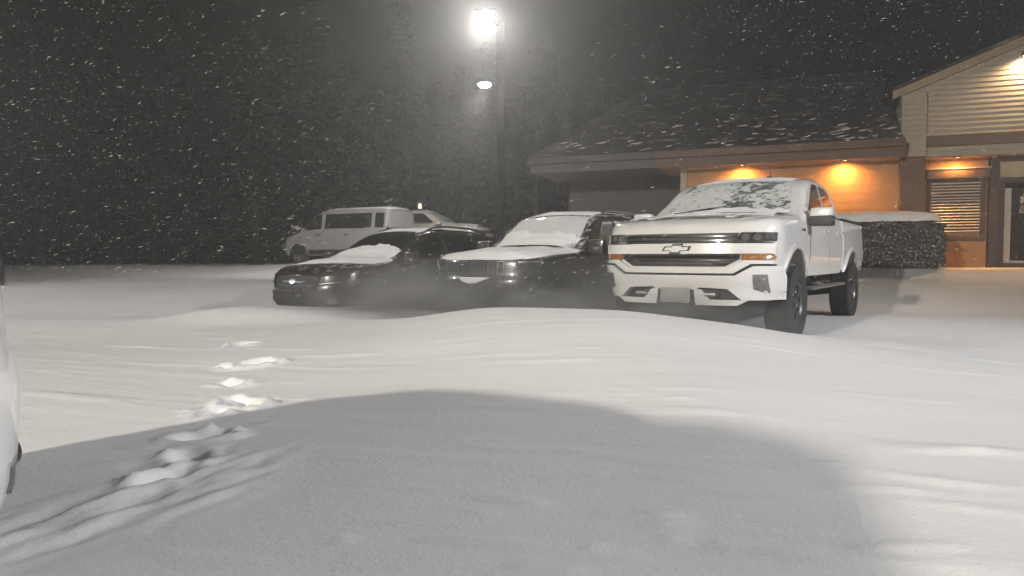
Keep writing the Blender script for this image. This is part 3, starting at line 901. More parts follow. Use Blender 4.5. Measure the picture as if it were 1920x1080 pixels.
# ---- sport utility / wagon / van -------------------------------------------------------------------------------
def suv(name, loc, yaw_vec, spec):
    t = empty(name, loc, math.atan2(yaw_vec[1], yaw_vec[0]))
    k = spec
    c = Car(**k['car'])
    ext = k.get('ext', [])
    xs = stations(0, 0, 18, c.xa, c.nose, c.xr, c.tail, ext)
    body = obj('body', c.loft(xs, 16), [k['paint'], M['under']], t, 32)
    wb, wr = k['wb'], k['wr']
    ar = wr + k.get('gap', .055)
    cut_arches(body, [(x, wr + .02, ar, min(sg * (c.W - .34), sg * 1.5), max(sg * (c.W - .34), sg * 1.5)) for x in (0, -wb) for sg in (1, -1)], M['under'])
    add_wheels(t, (0, -wb), c.W - .13, wr, k.get('ww', .235), wr * .66, 'road')
    if k.get('clad', True):
        for x in (0, -wb): arch_trim(c, t, x, wr + .02, ar, k.get('clad_mat', M['plastic']), w=.055, th=.012, a0=4, a1=176)
    S = {1: c.side(1), -1: c.side(-1)}
    for sg in (1, -1):
        for w_ in k['side_windows']:
            panel('side_window', w_, S[sg], -.01, .004, k.get('side_glass', M['glass']), t, .15, .08)
        for d_ in k['doors']:
            dd = panel('door', d_, S[sg], -.01, .006, k['paint'], t, .2, .1)
            hx = min(p[0] for p in d_) + .16; hz = k['handle_z']
            yy = c.yside(hx, hz)
            bm = bmesh.new(); box_bm(bm, hx - .10, hx + .10, min(sg * (yy + .004), sg * (yy + .04)), max(sg * (yy + .004), sg * (yy + .04)), hz - .02, hz + .02, bev=.01)
            obj('door_handle', bm, k.get('handle_mat', k['paint']), dd, 50)
        for (x0, x1, z0, z1, mt) in k.get('mould', []):
            panel('side_moulding', poly_rect(x0, x1, z0, z1), S[sg], -.01, .014, M[mt], t, .2, .1)
        if k.get('mirror'):
            mx_, my_, mz_, mb_ = k['mirror']; mirror_unit(t, mx_, my_, mz_, sg, (k['paint'], M['plastic']), mb_)
        if k.get('rails'):
            x0, x1, oy = k['rails']
            n = 9; pts = []
            for i in range(n):
                x = x0 + (x1 - x0) * i / (n - 1); y = c.ytop(x) - oy
                lift = .075 * min(1, min(i, n - 1 - i) / 1.2)
                pts.append((x, sg * y, c.topz(x, y) + lift))
            tube('roof_rail', pts, .020, k.get('rail_mat', M['plastic']), t)
    panel('windscreen', k['windscreen'], c.up, -.01, .004, k.get('ws_mat', M['glass']), t, .06, .12, 60)
    if k.get('rear_window'):
        panel('rear_window', k['rear_window'], c.up, -.01, .004, M['glass'], t, .06, .12, 60)
    for (nm, poly, lo, hi, mt) in k.get('front', []):
        panel(nm, poly, c.front, lo, hi, M[mt] if isinstance(mt, str) else mt, t, .06, .035)
    for (nm, poly, lo, hi, mt) in k.get('front_pair', []):
        for sg in (1, -1):
            panel(nm, [(sg * a, b_) for a, b_ in poly], c.front, lo, hi, M[mt] if isinstance(mt, str) else mt, t, .05, .035)
    for (nm, poly, lo, hi, mt) in k.get('rear', []):
        for sg in (1, -1):
            panel(nm, [(sg * a, b_) for a, b_ in poly], c.rear, lo, hi, M[mt], t, .06, .06)
    if k.get('wipers'):
        for i in range(2):
            p = [c.up(k['wipers'] - .02 * j, .55 - i * .62 - .09 * j, .02) for j in range(6)]
            bm = bmesh.new(); tube_bm(bm, p, .010, 6); obj('wiper', bm, M['plastic'], t, 40)
    for (nm, x0, x1, nx_, y0, y1, ny_, tf) in k.get('snow', []):
        snow_sheet(nm, c.up, x0, x1, nx_, y0, y1, ny_, lambda x, y, tf=tf: tf(c, x, y), M['snow'], t, .005)
    return t, c

TY = 0.61                                    # heading of the parked row
HEAD = Vector((-math.sin(TY), -math.cos(TY), 0))

truck, truck_car = pickup('pickup_truck', (2.385, 8.40, 0.0), HEAD, M['white_paint'], True, True, 0.12)
tag(truck, 'lifted white crew-cab pickup truck with black grille slots and snow on its bonnet', 'pickup truck', 'vehicles parked in the row')

# ---- black SUV with seven-slot grille
def jeep_hood(c, x, y):
    d = abs(y) / (c.ytop(x) + .04 if x < .75 else c.ytop(x) + .01)
    if d > 1: return -1
    n = fbm(x * 2 + 3, y * 2, 1.5, 4)
    return (.045 + .03 * n) * (1 - d ** 5) * min(1, (.86 - x) * 6 + .15)
def jeep_ws(c, x, y):
    d = abs(y) / .72
    n = fbm(x * 3, y * 2.2, 9.0, 4)
    lim = -.86 - .10 * n + .07 * y
    if d > 1 - .04 * n or x < lim: return -1
    return .06 * min(1, (x - lim) * 5) * (1 - d ** 6)
def flat_roof(th, x0, x1):
    def f(c, x, y):
        d = abs(y) / (c.ytop(x) + .05)
        if d > 1: return -1
        return th * (1 - d ** 4) * (.75 + .4 * fbm(x * 2, y * 2, 4)) * min(1, (x1 - x) * 5 + .08) * min(1, (x - x0) * 6 + .05)
    return f
slots = []
for i in range(7):
    yc = (i - 3) * .145
    slots.append(('grille_slot_trim', poly_rect(yc - .052, yc + .052, .80, .975), .0, .020, 'chrome_dark'))
    slots.append(('grille_slot', poly_rect(yc - .036, yc + .036, .815, .96), .0, .024, 'seal'))
jeep_spec = dict(
    car=dict(W=.965, nose=.92, tail=-3.90, xa=.35, pn=2.6, xr=-3.55, pr=3.0,
             zb=[(-4, .42), (-3.3, .36), (-.4, .34), (.9, .36)],
             belt=[(-4, 1.17), (-2, 1.13), (-.5, 1.08), (1, 1.02)],
             top=[(-3.9, 1.25), (-3.8, 1.45), (-3.55, 1.66), (-3.1, 1.725), (-2.2, 1.755), (-1.55, 1.735), (-1.28, 1.69), (-.48, 1.165), (-.36, 1.135), (.2, 1.10), (.65, 1.06), (.84, 1.02), (.92, .97)],
             tum=.36, step=.03, r=.10, crown=.035, zm=.72, lowtuck=.07, uptuck=.03,
             prof=[(.35, -.03), (.5, .03), (.68, .03), (.8, .0), (.95, -.01), (1.1, -.08)],
             rprof=[(.4, .0), (.6, .03), (1.1, 0), (1.3, -.1), (1.7, -.3)]),
    ext=[-1.6, -1.45, -1.35, -1.28, -1.1, -.9, -.7, -.56, -.48, -.42, -.36, -.3, 0, .2],
    paint=M['dark_paint'], wb=2.915, wr=.375, gap=.06,
    side_windows=[[(-.92, 1.13), (-1.72, 1.15), (-1.72, 1.60), (-1.42, 1.58)], [(-1.82, 1.15), (-2.72, 1.17), (-2.68, 1.61), (-1.82, 1.61)], [(-2.82, 1.18), (-3.55, 1.22), (-3.30, 1.56), (-2.80, 1.60)]],
    side_glass=M['frost_lo'],
    doors=[[(-.62, .50), (-.62, 1.06), (-1.76, 1.09), (-1.76, .50)], [(-1.79, .50), (-1.79, 1.09), (-2.76, 1.11), (-2.72, .85), (-2.46, .50)]],
    handle_z=.98, mould=[(-.5, -2.4, .40, .50, 'plastic'), (-.8, -3.4, 1.115, 1.13, 'chrome_dull')],
    mirror=(-.72, 1.03, 1.10, .95), rails=(-1.6, -3.3, .04), rail_mat=M['chrome_dull'],
    windscreen=[(-.50, -.74), (-.50, .74), (-.9, .68), (-1.25, .60), (-1.25, -.60), (-.9, -.68)], ws_mat=M['frost_hi'], wipers=-.52,
    front=[('grille_panel', [(-.60, .77), (.60, .77), (.64, .99), (-.64, .99)], -.02, .010, 'dark_paint')] + slots + [
        ('lower_intake', [(-.52, .42), (.52, .42), (.60, .56), (-.60, .56)], -.02, .012, 'plastic'),
        ('bumper_bar', [(-.88, .60), (.88, .60), (.88, .72), (-.88, .72)], -.02, .03, 'dark_paint'),
        ('bumper_snow', [(-.20, .735), (-.14, .69), (-.02, .665), (.10, .68), (.22, .725), (.30, .755), (-.28, .755)], .02, .045, 'snow')],
    front_pair=[('headlight', [(.64, .86), (.90, .88), (.905, .985), (.66, .985)], -.02, .018, 'lens_dark'),
                ('headlight_trim', [(.66, .95), (.90, .955), (.90, .972), (.66, .972)], .0, .024, 'chrome_dull'),
                ('fog_lamp', [(.66, .46), (.84, .46), (.86, .52), (.66, .53)], -.02, .016, 'lens')],
    rear=[('tail_lamp', [(.62, 1.0), (.86, 1.0), (.86, 1.16), (.62, 1.16)], -.02, .01, 'red')],
    snow=[('bonnet_snow', -.46, .90, 44, -.90, .90, 44, jeep_hood), ('windscreen_snow', -1.15, -.44, 44, -.74, .74, 44, jeep_ws), ('roof_snow', -3.55, -1.33, 44, -.62, .62, 24, flat_roof(.05, -3.55, -1.33))])
row = Vector((math.cos(TY), -math.sin(TY), 0))       # along the row, towards the pickup
nose_j = Vector((-0.52, 9.45, 0))
ax_j = nose_j - HEAD * .92
jeep, _ = suv('parked_suv', (ax_j.x, ax_j.y, -0.07), HEAD, jeep_spec)
tag(jeep, 'black SUV with seven-slot grille beside the pickup, bonnet and windscreen under snow', 'SUV', 'vehicles parked in the row')

# ---- olive wagon with roof rails
def wag_ws(c, x, y):
    d = abs(y) / .66
    n = fbm(x * 3 + 5, y * 2.4, 3.0, 4)
    lim = -.86 - .10 * n + .22 * (y - .25) ** 2 + .10 * y
    if abs(y) > .68 - .03 * n or x < lim: return -1
    return .05 * min(1, (x - lim) * 5)
def wag_hood(c, x, y):
    n = fbm(x * 3 + 5, y * 2.0, 3.0, 4)
    lim = -.02 + .10 * n - .20 * y
    d = abs(y) / (c.ytop(x) + .02)
    if d > 1 - .05 * n or x > lim + .25: return -1
    return .05 * min(1, (lim + .25 - x) * 4) * (1 - d ** 6)
wagon_spec = dict(
    car=dict(W=.92, nose=.93, tail=-3.78, xa=.25, pn=2.5, xr=-3.4, pr=2.8,
             zb=[(-4, .36), (-3.3, .30), (-.4, .29), (.9, .30)],
             belt=[(-4, 1.10), (-2, 1.06), (-.5, 1.00), (1, .92)],
             top=[(-3.78, 1.12), (-3.68, 1.30), (-3.35, 1.50), (-2.9, 1.57), (-2.1, 1.60), (-1.6, 1.585), (-1.32, 1.54), (-.42, 1.075), (-.30, 1.045), (.25, .995), (.62, .94), (.84, .88), (.93, .82)],
             tum=.40, step=.03, r=.10, crown=.03, zm=.64, lowtuck=.07, uptuck=.04,
             prof=[(.3, -.04), (.42, .03), (.60, .035), (.72, .0), (.85, -.03), (1.0, -.14)],
             rprof=[(.4, .0), (.6, .03), (1.0, 0), (1.2, -.1), (1.55, -.35)]),
    ext=[-1.7, -1.5, -1.40, -1.32, -1.1, -.9, -.7, -.52, -.42, -.36, -.30, -.2, 0, .2],
    paint=M['olive_paint'], wb=2.745, wr=.345,
    side_windows=[[(-.80, 1.045), (-1.70, 1.07), (-1.70, 1.465), (-1.42, 1.445)], [(-1.80, 1.075), (-2.62, 1.09), (-2.55, 1.46), (-1.80, 1.47)], [(-2.72, 1.10), (-3.38, 1.14), (-3.08, 1.42), (-2.68, 1.455)]],
    doors=[[(-.55, .42), (-.55, .98), (-1.74, 1.02), (-1.74, .42)], [(-1.77, .42), (-1.77, 1.02), (-2.66, 1.04), (-2.62, .80), (-2.36, .42)]],
    handle_z=.92, mould=[(-.45, -2.3, .34, .46, 'plastic'), (-.7, -3.2, 1.035, 1.05, 'chrome_dull')],
    mirror=(-.66, .99, 1.00, .9), rails=(-1.45, -3.2, .03), rail_mat=M['plastic'],
    windscreen=[(-.44, -.70), (-.44, .70), (-.9, .64), (-1.28, .58), (-1.28, -.58), (-.9, -.64)], ws_mat=M['glass'], wipers=-.46,
    front=[('grille', [(-.40, .60), (.40, .60), (.52, .72), (.46, .80), (-.46, .80), (-.52, .72)], -.02, .012, 'plastic'),
           ('grille_bar', poly_rect(-.48, .48, .695, .72), .0, .026, 'dark_paint'),
           ('badge', [(-.07, .70), (0, .675), (.07, .70), (.07, .735), (0, .755), (-.07, .735)], .0, .034, 'chrome_dull'),
           ('lower_intake', [(-.50, .32), (.50, .32), (.58, .46), (-.58, .46)], -.02, .014, 'plastic'),
           ('bumper_cover', [(-.84, .30), (-.58, .30), (-.62, .47), (.62, .47), (.58, .30), (.84, .30), (.84, .40), (.70, .56), (-.70, .56), (-.84, .40)], -.02, .02, 'plastic')],
    front_pair=[('headlight', [(.50, .66), (.80, .70), (.85, .80), (.80, .83), (.54, .78)], -.02, .018, 'lens_dark'),
                ('headlight_trim', [(.54, .67), (.78, .70), (.80, .715), (.54, .685)], .0, .026, 'chrome_dull'),
                ('fog_lamp', [(.62, .38), (.74, .38), (.76, .46), (.64, .46)], -.02, .028, 'lens')],
    rear=[('tail_lamp', [(.55, .92), (.82, .92), (.82, 1.06), (.55, 1.06)], -.02, .01, 'red')],
    snow=[('bonnet_snow', -.40, .45, 40, -.84, .84, 44, wag_hood), ('windscreen_snow', -1.1, -.36, 44, -.70, .70, 50, wag_ws), ('roof_snow', -3.5, -1.36, 44, -.56, .56, 24, flat_roof(.045, -3.5, -1.36))])
nose_w = Vector((-3.38, 10.75, 0))
ax_w = nose_w - HEAD * .93
wagon, _ = suv('station_wagon', (ax_w.x, ax_w.y, -0.13), HEAD, wagon_spec)
tag(wagon, 'dark olive station wagon with black roof rails, wedge of snow on its windscreen', 'car', 'vehicles parked in the row')

# ---- white passenger van far side of the lot
def vroof(c, x, y):
    d = abs(y) / (c.ytop(x) + .05)
    return -1 if d > 1 else .05 * (1 - d ** 4)
van_spec = dict(
    car=dict(W=.98, nose=.90, tail=-4.0, xa=.45, pn=2.6, xr=-3.85, pr=5.0,
             zb=[(-5, .40), (1, .38)], belt=[(-5, 1.30), (-.6, 1.28), (1, 1.15)],
             top=[(-4.0, 1.95), (-3.9, 2.06), (-3.5, 2.10), (-1.6, 2.10), (-1.2, 2.07), (-.85, 1.96), (.15, 1.28), (.3, 1.22), (.7, 1.08), (.9, .95)],
             tum=.17, step=.02, r=.12, crown=.03, zm=.75, lowtuck=.04, uptuck=.03,
             prof=[(.4, .0), (.6, .03), (.8, .02), (1.1, -.08)]),
    ext=[-1.4, -1.2, -1.0, -.85, -.6, -.3, 0, .15, .25, .3],
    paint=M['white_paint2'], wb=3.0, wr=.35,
    side_windows=[[(-.02, 1.33), (-1.05, 1.31), (-1.05, 1.90), (-.80, 1.86)], [(-1.22, 1.31), (-3.30, 1.31), (-3.30, 1.90), (-1.22, 1.90)], [(-3.46, 1.32), (-3.84, 1.32), (-3.84, 1.88), (-3.46, 1.90)]],
    doors=[[(.02, .84), (.02, 1.25), (-1.12, 1.27), (-1.12, .50), (-.50, .50), (-.40, .70), (-.2, .82)], [(-1.15, .50), (-1.15, 1.27), (-2.4, 1.27), (-2.4, .50)]],
    handle_z=1.14, handle_mat=M['plastic'], mould=[(-.5, -2.5, .42, .60, 'plastic')],
    mirror=(.0, 1.08, 1.27, 1.1),
    windscreen=[(.10, -.80), (.10, .80), (-.4, .74), (-.82, .70), (-.82, -.70), (-.4, -.74)],
    front=[('grille', [(-.5, .72), (.5, .72), (.56, .90), (-.56, .90)], -.02, .012, 'plastic'), ('front_bumper', poly_rect(-.93, .93, .38, .64), -.02, .04, 'plastic')],
    front_pair=[('headlight', [(.60, .74), (.88, .80), (.88, .98), (.66, .94)], -.02, .015, 'lens_dark')],
    rear=[('tail_lamp', [(.80, .9), (.92, .9), (.92, 1.4), (.80, 1.4)], -.02, .012, 'red')],
    snow=[('roof_snow', -3.95, -.95, 44, -.85, .85, 20, vroof)])
V_HEAD = Vector((-0.90, 0.43, 0)).normalized()
v_nose = Vector((-8.40, 27.3, 0))
v_ax = v_nose - V_HEAD * .90
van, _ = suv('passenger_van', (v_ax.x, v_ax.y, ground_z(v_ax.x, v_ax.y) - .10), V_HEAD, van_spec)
tag(van, 'white passenger van with a long dark window strip behind the olive station wagon', 'van')

# ---- beige work pickup with beacon behind the van
W_HEAD = Vector((0.955, -0.29, 0)).normalized()
w_nose = Vector((-0.95, 27.6, 0))
w_ax = w_nose - W_HEAD * .99
work, wc = pickup('work_truck', (w_ax.x, w_ax.y, ground_z(w_ax.x, w_ax.y) + .02), W_HEAD, M['tan_paint'], False, False, 0.0)
tag(work, 'snow-capped beige work pickup carrying a beacon on its cab roof', 'pickup truck')
bcn = empty('roof_beacon', (-1.95, 0.0, 1.955), 0, work)
bm = bmesh.new(); lathe_bm(bm, [(.0005, 0), (.11, 0), (.11, .06), (.085, .075), (.0005, .08)], 20, 'z'); obj('beacon_base', bm, M['plastic'], bcn, 40)
bm = bmesh.new(); lathe_bm(bm, [(.075, .075), (.08, .12), (.078, .24), (.06, .29), (.0005, .30)], 20, 'z'); obj('beacon_dome', bm, emit('beacon_lit', (1.0, .93, .75), 1.2), bcn, 60)

# ---- white SUV whose nose comes in at the left edge
near_spec = dict(jeep_spec)
near_spec['paint'] = M['white_paint']
near_spec['front'] = [('grille', [(-.55, .72), (.55, .72), (.62, .94), (-.62, .94)], -.02, .012, 'plastic'), ('lower_intake', [(-.5, .42), (.5, .42), (.6, .56), (-.6, .56)], -.02, .012, 'plastic')]
near_spec['handle_mat'] = M['plastic']
near_spec['front_pair'] = [('headlight', [(.66, .88), (.90, .90), (.905, .975), (.68, .975)], -.02, .008, 'lens'), ('fog_lamp', [(.66, .46), (.80, .46), (.82, .52), (.66, .53)], -.02, .006, 'lens')]
near_spec['snow'] = [('bonnet_snow', -.46, .90, 40, -.90, .90, 40, jeep_hood), ('roof_snow', -3.55, -1.33, 40, -.62, .62, 24, flat_roof(.05, -3.55, -1.33))]
N_HEAD = Vector((math.cos(R(70)), math.sin(R(70)), 0))
near, _ = suv('white_suv', (-2.050, 1.0, 0.0), N_HEAD, near_spec)
tag(near, 'white SUV of which only a rounded bumper corner reaches into the picture', 'SUV')

# ------------------------------------------------------------------ building
M['wall'] = simple('tan_stucco_siding', (0.42, 0.25, 0.118), 0.75, var=0.10, vscale=3, bmp=0.25, bscale=45)
M['siding'] = simple('beige_lap_siding', (0.40, 0.35, 0.285), 0.6, var=0.08, vscale=4, bmp=0.15, bscale=30)
M['trim_brown'] = simple('brown_trim', (0.115, 0.072, 0.050), 0.6, var=0.15, vscale=5, bmp=0.1)
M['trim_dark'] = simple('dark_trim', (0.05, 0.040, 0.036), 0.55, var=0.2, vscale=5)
M['soffit'] = simple('tan_soffit', (0.36, 0.27, 0.18), 0.7, var=0.08)
M['drip'] = simple('pale_drip_edge', (0.62, 0.56, 0.48), 0.5, var=0.06)
M['pale_frame'] = simple('pale_aluminium', (0.55, 0.52, 0.47), 0.4, 0.3, var=0.06)
M['slat'] = simple('white_slat', (0.72, 0.70, 0.66), 0.35, var=0.05)
M['decal'] = simple('white_decal', (0.80, 0.80, 0.78), 0.5, var=0.03)
M['transom'] = simple('cream_panel', (0.52, 0.43, 0.28), 0.5, var=0.08, vscale=2)
# brick
m, nt, b = new_mat('dark_brick')
bt = nt.nodes.new('ShaderNodeTexBrick'); bt.inputs['Scale'].default_value = 1.0
bt.inputs['Brick Width'].default_value = .21; bt.inputs['Row Height'].default_value = .075; bt.inputs['Mortar Size'].default_value = .008
bt.inputs['Color1'].default_value = (.14, .085, .06, 1); bt.inputs['Color2'].default_value = (.10, .065, .05, 1); bt.inputs['Mortar'].default_value = (.20, .17, .14, 1)
tcx = ncoord(nt, 1.0, 'Object', (R(90), 0, 0)); nt.links.new(tcx, bt.inputs['Vector'])
nt.links.new(bt.outputs['Color'], b.inputs['Base Color']); setp(b, Roughness=.85)
bump(nt, b, bt.outputs['Fac'], -0.6, 0.01)
M['brick'] = m
# shingles with wind-packed snow in the courses
m, nt, b = new_mat('shingle_roof')
bt = nt.nodes.new('ShaderNodeTexBrick'); bt.inputs['Scale'].default_value = 1.0
bt.inputs['Brick Width'].default_value = .30; bt.inputs['Row Height'].default_value = .15; bt.inputs['Mortar Size'].default_value = .012
bt.inputs['Color1'].default_value = (.040, .034, .030, 1); bt.inputs['Color2'].default_value = (.026, .023, .022, 1); bt.inputs['Mortar'].default_value = (.012, .012, .012, 1)
v = ncoord(nt, 1.0); nt.links.new(v, bt.inputs['Vector'])
vv = ncoord(nt, (0.9, 2.6, 1), rot=(0, 0, R(35)))
n1 = nnoise(nt, vv, 1.6, 7, 0.65)
fac = ramp(nt, n1, [(0.55, 0.0), (0.70, 0.55)])
mix = nt.nodes.new('ShaderNodeMix'); mix.data_type = 'RGBA'
nt.links.new(fac, mix.inputs['Factor']); nt.links.new(bt.outputs['Color'], mix.inputs['A']); mix.inputs['B'].default_value = (.6, .6, .6, 1)
nt.links.new(mix.outputs['Result'], b.inputs['Base Color']); setp(b, Roughness=.9)
bump(nt, b, bt.outputs['Fac'], -0.8, 0.02)
M['shingle'] = m

bld = empty('building', tuple(B_O + Vector((0, 0, BZ))), math.atan2(B_U.y, B_U.x))
tag(bld, 'tan single-storey building with brown eaves, gabled entrance and warm lit walls', 'building')
# local axes: x = along wall (u), y = into the building (-n), z up
def bx(name, u0, u1, n0, n1, z0, z1, mat, parent=bld, bev=0.0):
    return box(name, (u0, u1, -n1, -n0, z0, z1), mat, parent, bev)
# wing
wing = bx('wing_wall', -5.30, -.05, -.30, -.02, -.9, 2.62, M['wall'])
nb = 13; bh = 2.62 / nb
sb_mesh = None
def siding_board(parent, u0, u1, n, z, h, mat, th=.016):
    """a lap board: thicker at its foot"""
    bm = bmesh.new()
    p = [(u0, -n, z), (u1, -n, z), (u1, -n, z + h), (u0, -n, z + h), (u0, -n - th, z), (u1, -n - th, z), (u1, -n - th * .35, z + h), (u0, -n - th * .35, z + h)]
    vs_ = [bm.verts.new(q) for q in p]
    for f in ((0, 1, 2, 3), (4, 7, 6, 5), (0, 4, 5, 1), (1, 5, 6, 2), (2, 6, 7, 3), (3, 7, 4, 0)): bm.faces.new([vs_[i] for i in f])
    bmesh.ops.recalc_face_normals(bm, faces=bm.faces[:])
    return obj('siding_board', bm, mat, parent)
for i in range(nb):
    siding_board(wing, -5.14, -.05, -.018, i * bh, bh - .003, M['wall'], .005)
bx('corner_board', -5.32, -5.15, -.32, .004, -.9, 2.618, M['siding'], wing)
# end wall of the wing
bx('end_wall', -5.30, -5.05, -1.8, -.31, -.9, 2.62, M['wall'])
fw = bx('far_wall', -9.0, -5.06, -2.1, -1.8, -.9, 2.62, M['trim_dark'])  # far wall darkened in its colour to look unlit and hazy
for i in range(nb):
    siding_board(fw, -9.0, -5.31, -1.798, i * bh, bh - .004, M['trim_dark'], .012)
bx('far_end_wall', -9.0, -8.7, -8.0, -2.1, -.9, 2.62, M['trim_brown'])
bx('far_soffit', -9.4, -5.86, -1.8, .62, 2.625, 2.645, M['trim_dark'])  # eave of the unlit far part, shade put into its dark colour
bx('far_soffit', -5.855, -5.31, -1.8, -.025, 2.625, 2.645, M['soffit'])
bx('soffit', -5.85, -.08, -.02, .62, 2.625, 2.645, M['soffit'])
bx('drip_strip', -5.30, -.08, -.012, .03, 2.585, 2.623, M['drip'])
bx('frieze_board', -5.87, -.08, .62, .65, 2.60, 2.86, M['trim_brown'])
bx('gutter', -5.90, -.08, .652, .76, 2.83, 3.02, M['trim_brown'], bld, .02)
bx('frieze_board', -9.4, -5.872, .62, .65, 2.60, 2.86, M['trim_dark'])  # same fascia in a darker colour that stands in for missing light
bx('gutter', -9.44, -5.902, .652, .76, 2.83, 3.02, M['trim_dark'], bld, .02)  # gutter darkened in colour likewise, as unlit
# roof of the wing: hip at the far end
RZ0, RZ1, RN = 3.02, 5.75, -4.0
bm = bmesh.new()
A_ = [(-9.5, -.72, RZ0), (-.13, -.72, RZ0), (-.13, 4.0, RZ1), (-7.2, 4.0, RZ1), (-9.5, 8.7, RZ0), (-.13, 8.7, RZ0)]
vs_ = [bm.verts.new(p) for p in A_]; lo_ = [bm.verts.new((p[0], p[1], p[2] - .12)) for p in A_]
for f in ((0, 1, 2, 3), (4, 0, 3), (5, 4, 3, 2)): bm.faces.new([vs_[i] for i in f])
bm.faces.new((lo_[0], lo_[4], lo_[5], lo_[1]))
for a, b_ in ((0, 1), (4, 0), (5, 4)): bm.faces.new((vs_[a], lo_[a], lo_[b_], vs_[b_]))
bm.faces.new((vs_[1], vs_[5], vs_[2])); obj('roof', bm, M['shingle'], bld)
bx('gable_side_wall', -.10, .10, -6.0, -.11, 2.63, 4.0, M['siding'])
# snow caught along the shingle courses
roof_f = lambda u, s, o: (u, -.70 + s * 4.70, RZ0 + s * (RZ1 - RZ0) + o + .004)
def rs(u, s):
    n = fbm(u * 1.5 + s * 18, s * 44 - u * 3.2, 3.3, 4)
    lim = .36 + .9 * s
    return .015 * min(1, (n - lim) * 4) if n > lim and s < .5 else -1
tag(snow_sheet('roof_snow', roof_f, -8.9, -.15, 280, 0.015, .42, 110, rs, M['snow'], bld, .003), kind='stuff')
# pier
bx('brick_pier', -.12, .40, -.10, .30, -.9, 2.62, M['brick'])
bx('pier_face', -.12, .40, -.10, .28, 2.622, 4.10, M['siding'])
for i in range(12):
    siding_board(bld, -.12, .40, .282, 2.63 + i * .122, .119, M['siding'], .022)
# entrance gable: sheathing, lap boards, rake
GU0, GU1, GA = -.05, 6.6, 3.30
def rake(u): return 4.17 + .39 * (GA - abs(u - GA)) - .39 * 0.05
bm = bmesh.new()
pp = [(GU0, 2.62), (GU1, 2.62), (GU1, rake(GU1)), (GA, rake(GA)), (GU0, rake(GU0))]
f_ = [bm.verts.new((u, -.10, z)) for u, z in pp]; b2 = [bm.verts.new((u, .20, z)) for u, z in pp]
bm.faces.new(f_); bm.faces.new(b2[::-1])
for i in range(5): bm.faces.new((f_[i], b2[i], b2[(i + 1) % 5], f_[(i + 1) % 5]))
bmesh.ops.recalc_face_normals(bm, faces=bm.faces[:])
gable = obj('gable_wall', bm, M['siding'], bld)
z = 3.115; h = .118
while z < rake(GA) - .1:
    # board clipped by the rake
    zt = z + h
    du = max(0.0, (zt - rake(GU0)) / .39)
    u0 = max(.42, GU0 + du)
    if u0 < GA - .1:
        siding_board(gable, u0, 2 * GA - u0, .102, z, h - .004, M['siding'], .024)
    z += h
for i in range(2):
    siding_board(gable, .42, GU1, .102, 2.63 + i * .11, .106, M['siding'], .022)
bx('band_board', .42, GU1, .102, .17, 2.855, 3.11, M['trim_brown'], gable)
for sg in (1, -1):
    bm = bmesh.new()
    e0, e1 = (GU0 - .25, GA) if sg > 0 else (2 * GA - GU0 + .25, GA)
    z0, z1 = rake(GU0) - .39 * .25, rake(GA)
    vs_ = [bm.verts.new(p) for p in ((e0, -.17, z0 - .0), (e1, -.17, z1), (e1, -.17, z1 + .20), (e0, -.17, z0 + .20), (e0, -.05, z0), (e1, -.05, z1), (e1, -.05, z1 + .20), (e0, -.05, z0 + .20))]
    for f in ((0, 1, 2, 3), (7, 6, 5, 4), (0, 4, 5, 1), (1, 5, 6, 2), (2, 6, 7, 3), (3, 7, 4, 0)): bm.faces.new([vs_[i] for i in f])
    bmesh.ops.recalc_face_normals(bm, faces=bm.faces[:])
    obj('rake_board', bm, M['soffit'], gable)
    bm = bmesh.new()
    vs_ = [bm.verts.new(p) for p in ((e0, -.24, z0 + .202), (e1, -.24, z1 + .202), (e1, 5.0, z1 + .202), (e0, 5.0, z0 + .202), (e0, -.24, z0 + .27), (e1, -.24, z1 + .27), (e1, 5.0, z1 + .27), (e0, 5.0, z0 + .27))]
    for f in ((0, 1, 2, 3), (7, 6, 5, 4), (0, 4, 5, 1), (1, 5, 6, 2), (2, 6, 7, 3), (3, 7, 4, 0)): bm.faces.new([vs_[i] for i in f])
    bmesh.ops.recalc_face_normals(bm, faces=bm.faces[:])
    obj('gable_roof', bm, M['shingle'], bld)
# entrance wall, set back under the gable
ew = bx('entrance_wall', .40, 1.80, -.62, -.36, -.9, 2.60, M['wall'])
bx('wall_base', .40, 1.80, -.36, -.33, -.9, .62, M['wall'], ew)
bx('base_moulding', .40, 1.80, -.36, -.315, .622, .72, M['trim_brown'], ew)
bx('side_return', .36, .399, -.62, -.11, -.9, 2.60, M['wall'])
bx('porch_soffit', .36, GU1, -.62, .10, 2.603, 2.617, M['soffit'])
# window with blind
wdw = empty('window', (0, 0, 0), 0, bld)
bx('window_glass', .62, 1.66, -.37, -.352, .84, 2.12, M['glass'], wdw)
bx('window_frame', .54, .62, -.365, -.30, .76, 2.12, M['trim_dark'], wdw)
bx('window_frame', 1.66, 1.76, -.365, -.30, .76, 2.12, M['trim_dark'], wdw)
bx('window_sill', .50, 1.80, -.365, -.27, .66, .758, M['trim_brown'], wdw)
bx('shutter_box', .50, 1.80, -.365, -.10, 2.122, 2.34, M['trim_brown'], wdw, .012)
bx('shutter_cap', .48, 1.82, -.367, -.08, 2.342, 2.36, M['drip'], wdw)
bld_blind = empty('blind', (0, 0, 0), 0, wdw)
ns = 17
sl_me = None
for i in range(ns):
    zz = .87 + i * (1.22 / ns)
    bm = bmesh.new(); box_bm(bm, .63, 1.65, -.018, .018, -.003, .003)
    if sl_me is None:
        o = obj('slat', bm, M['slat'], bld_blind); sl_me = o.data
    else:
        bm.free(); o = link(bpy.data.objects.new('slat', sl_me), bld_blind)
    o.location = (0, .315, zz); o.rotation_euler = (R(52 + random.uniform(-4, 4)), R(random.uniform(-.25, .25)), 0)
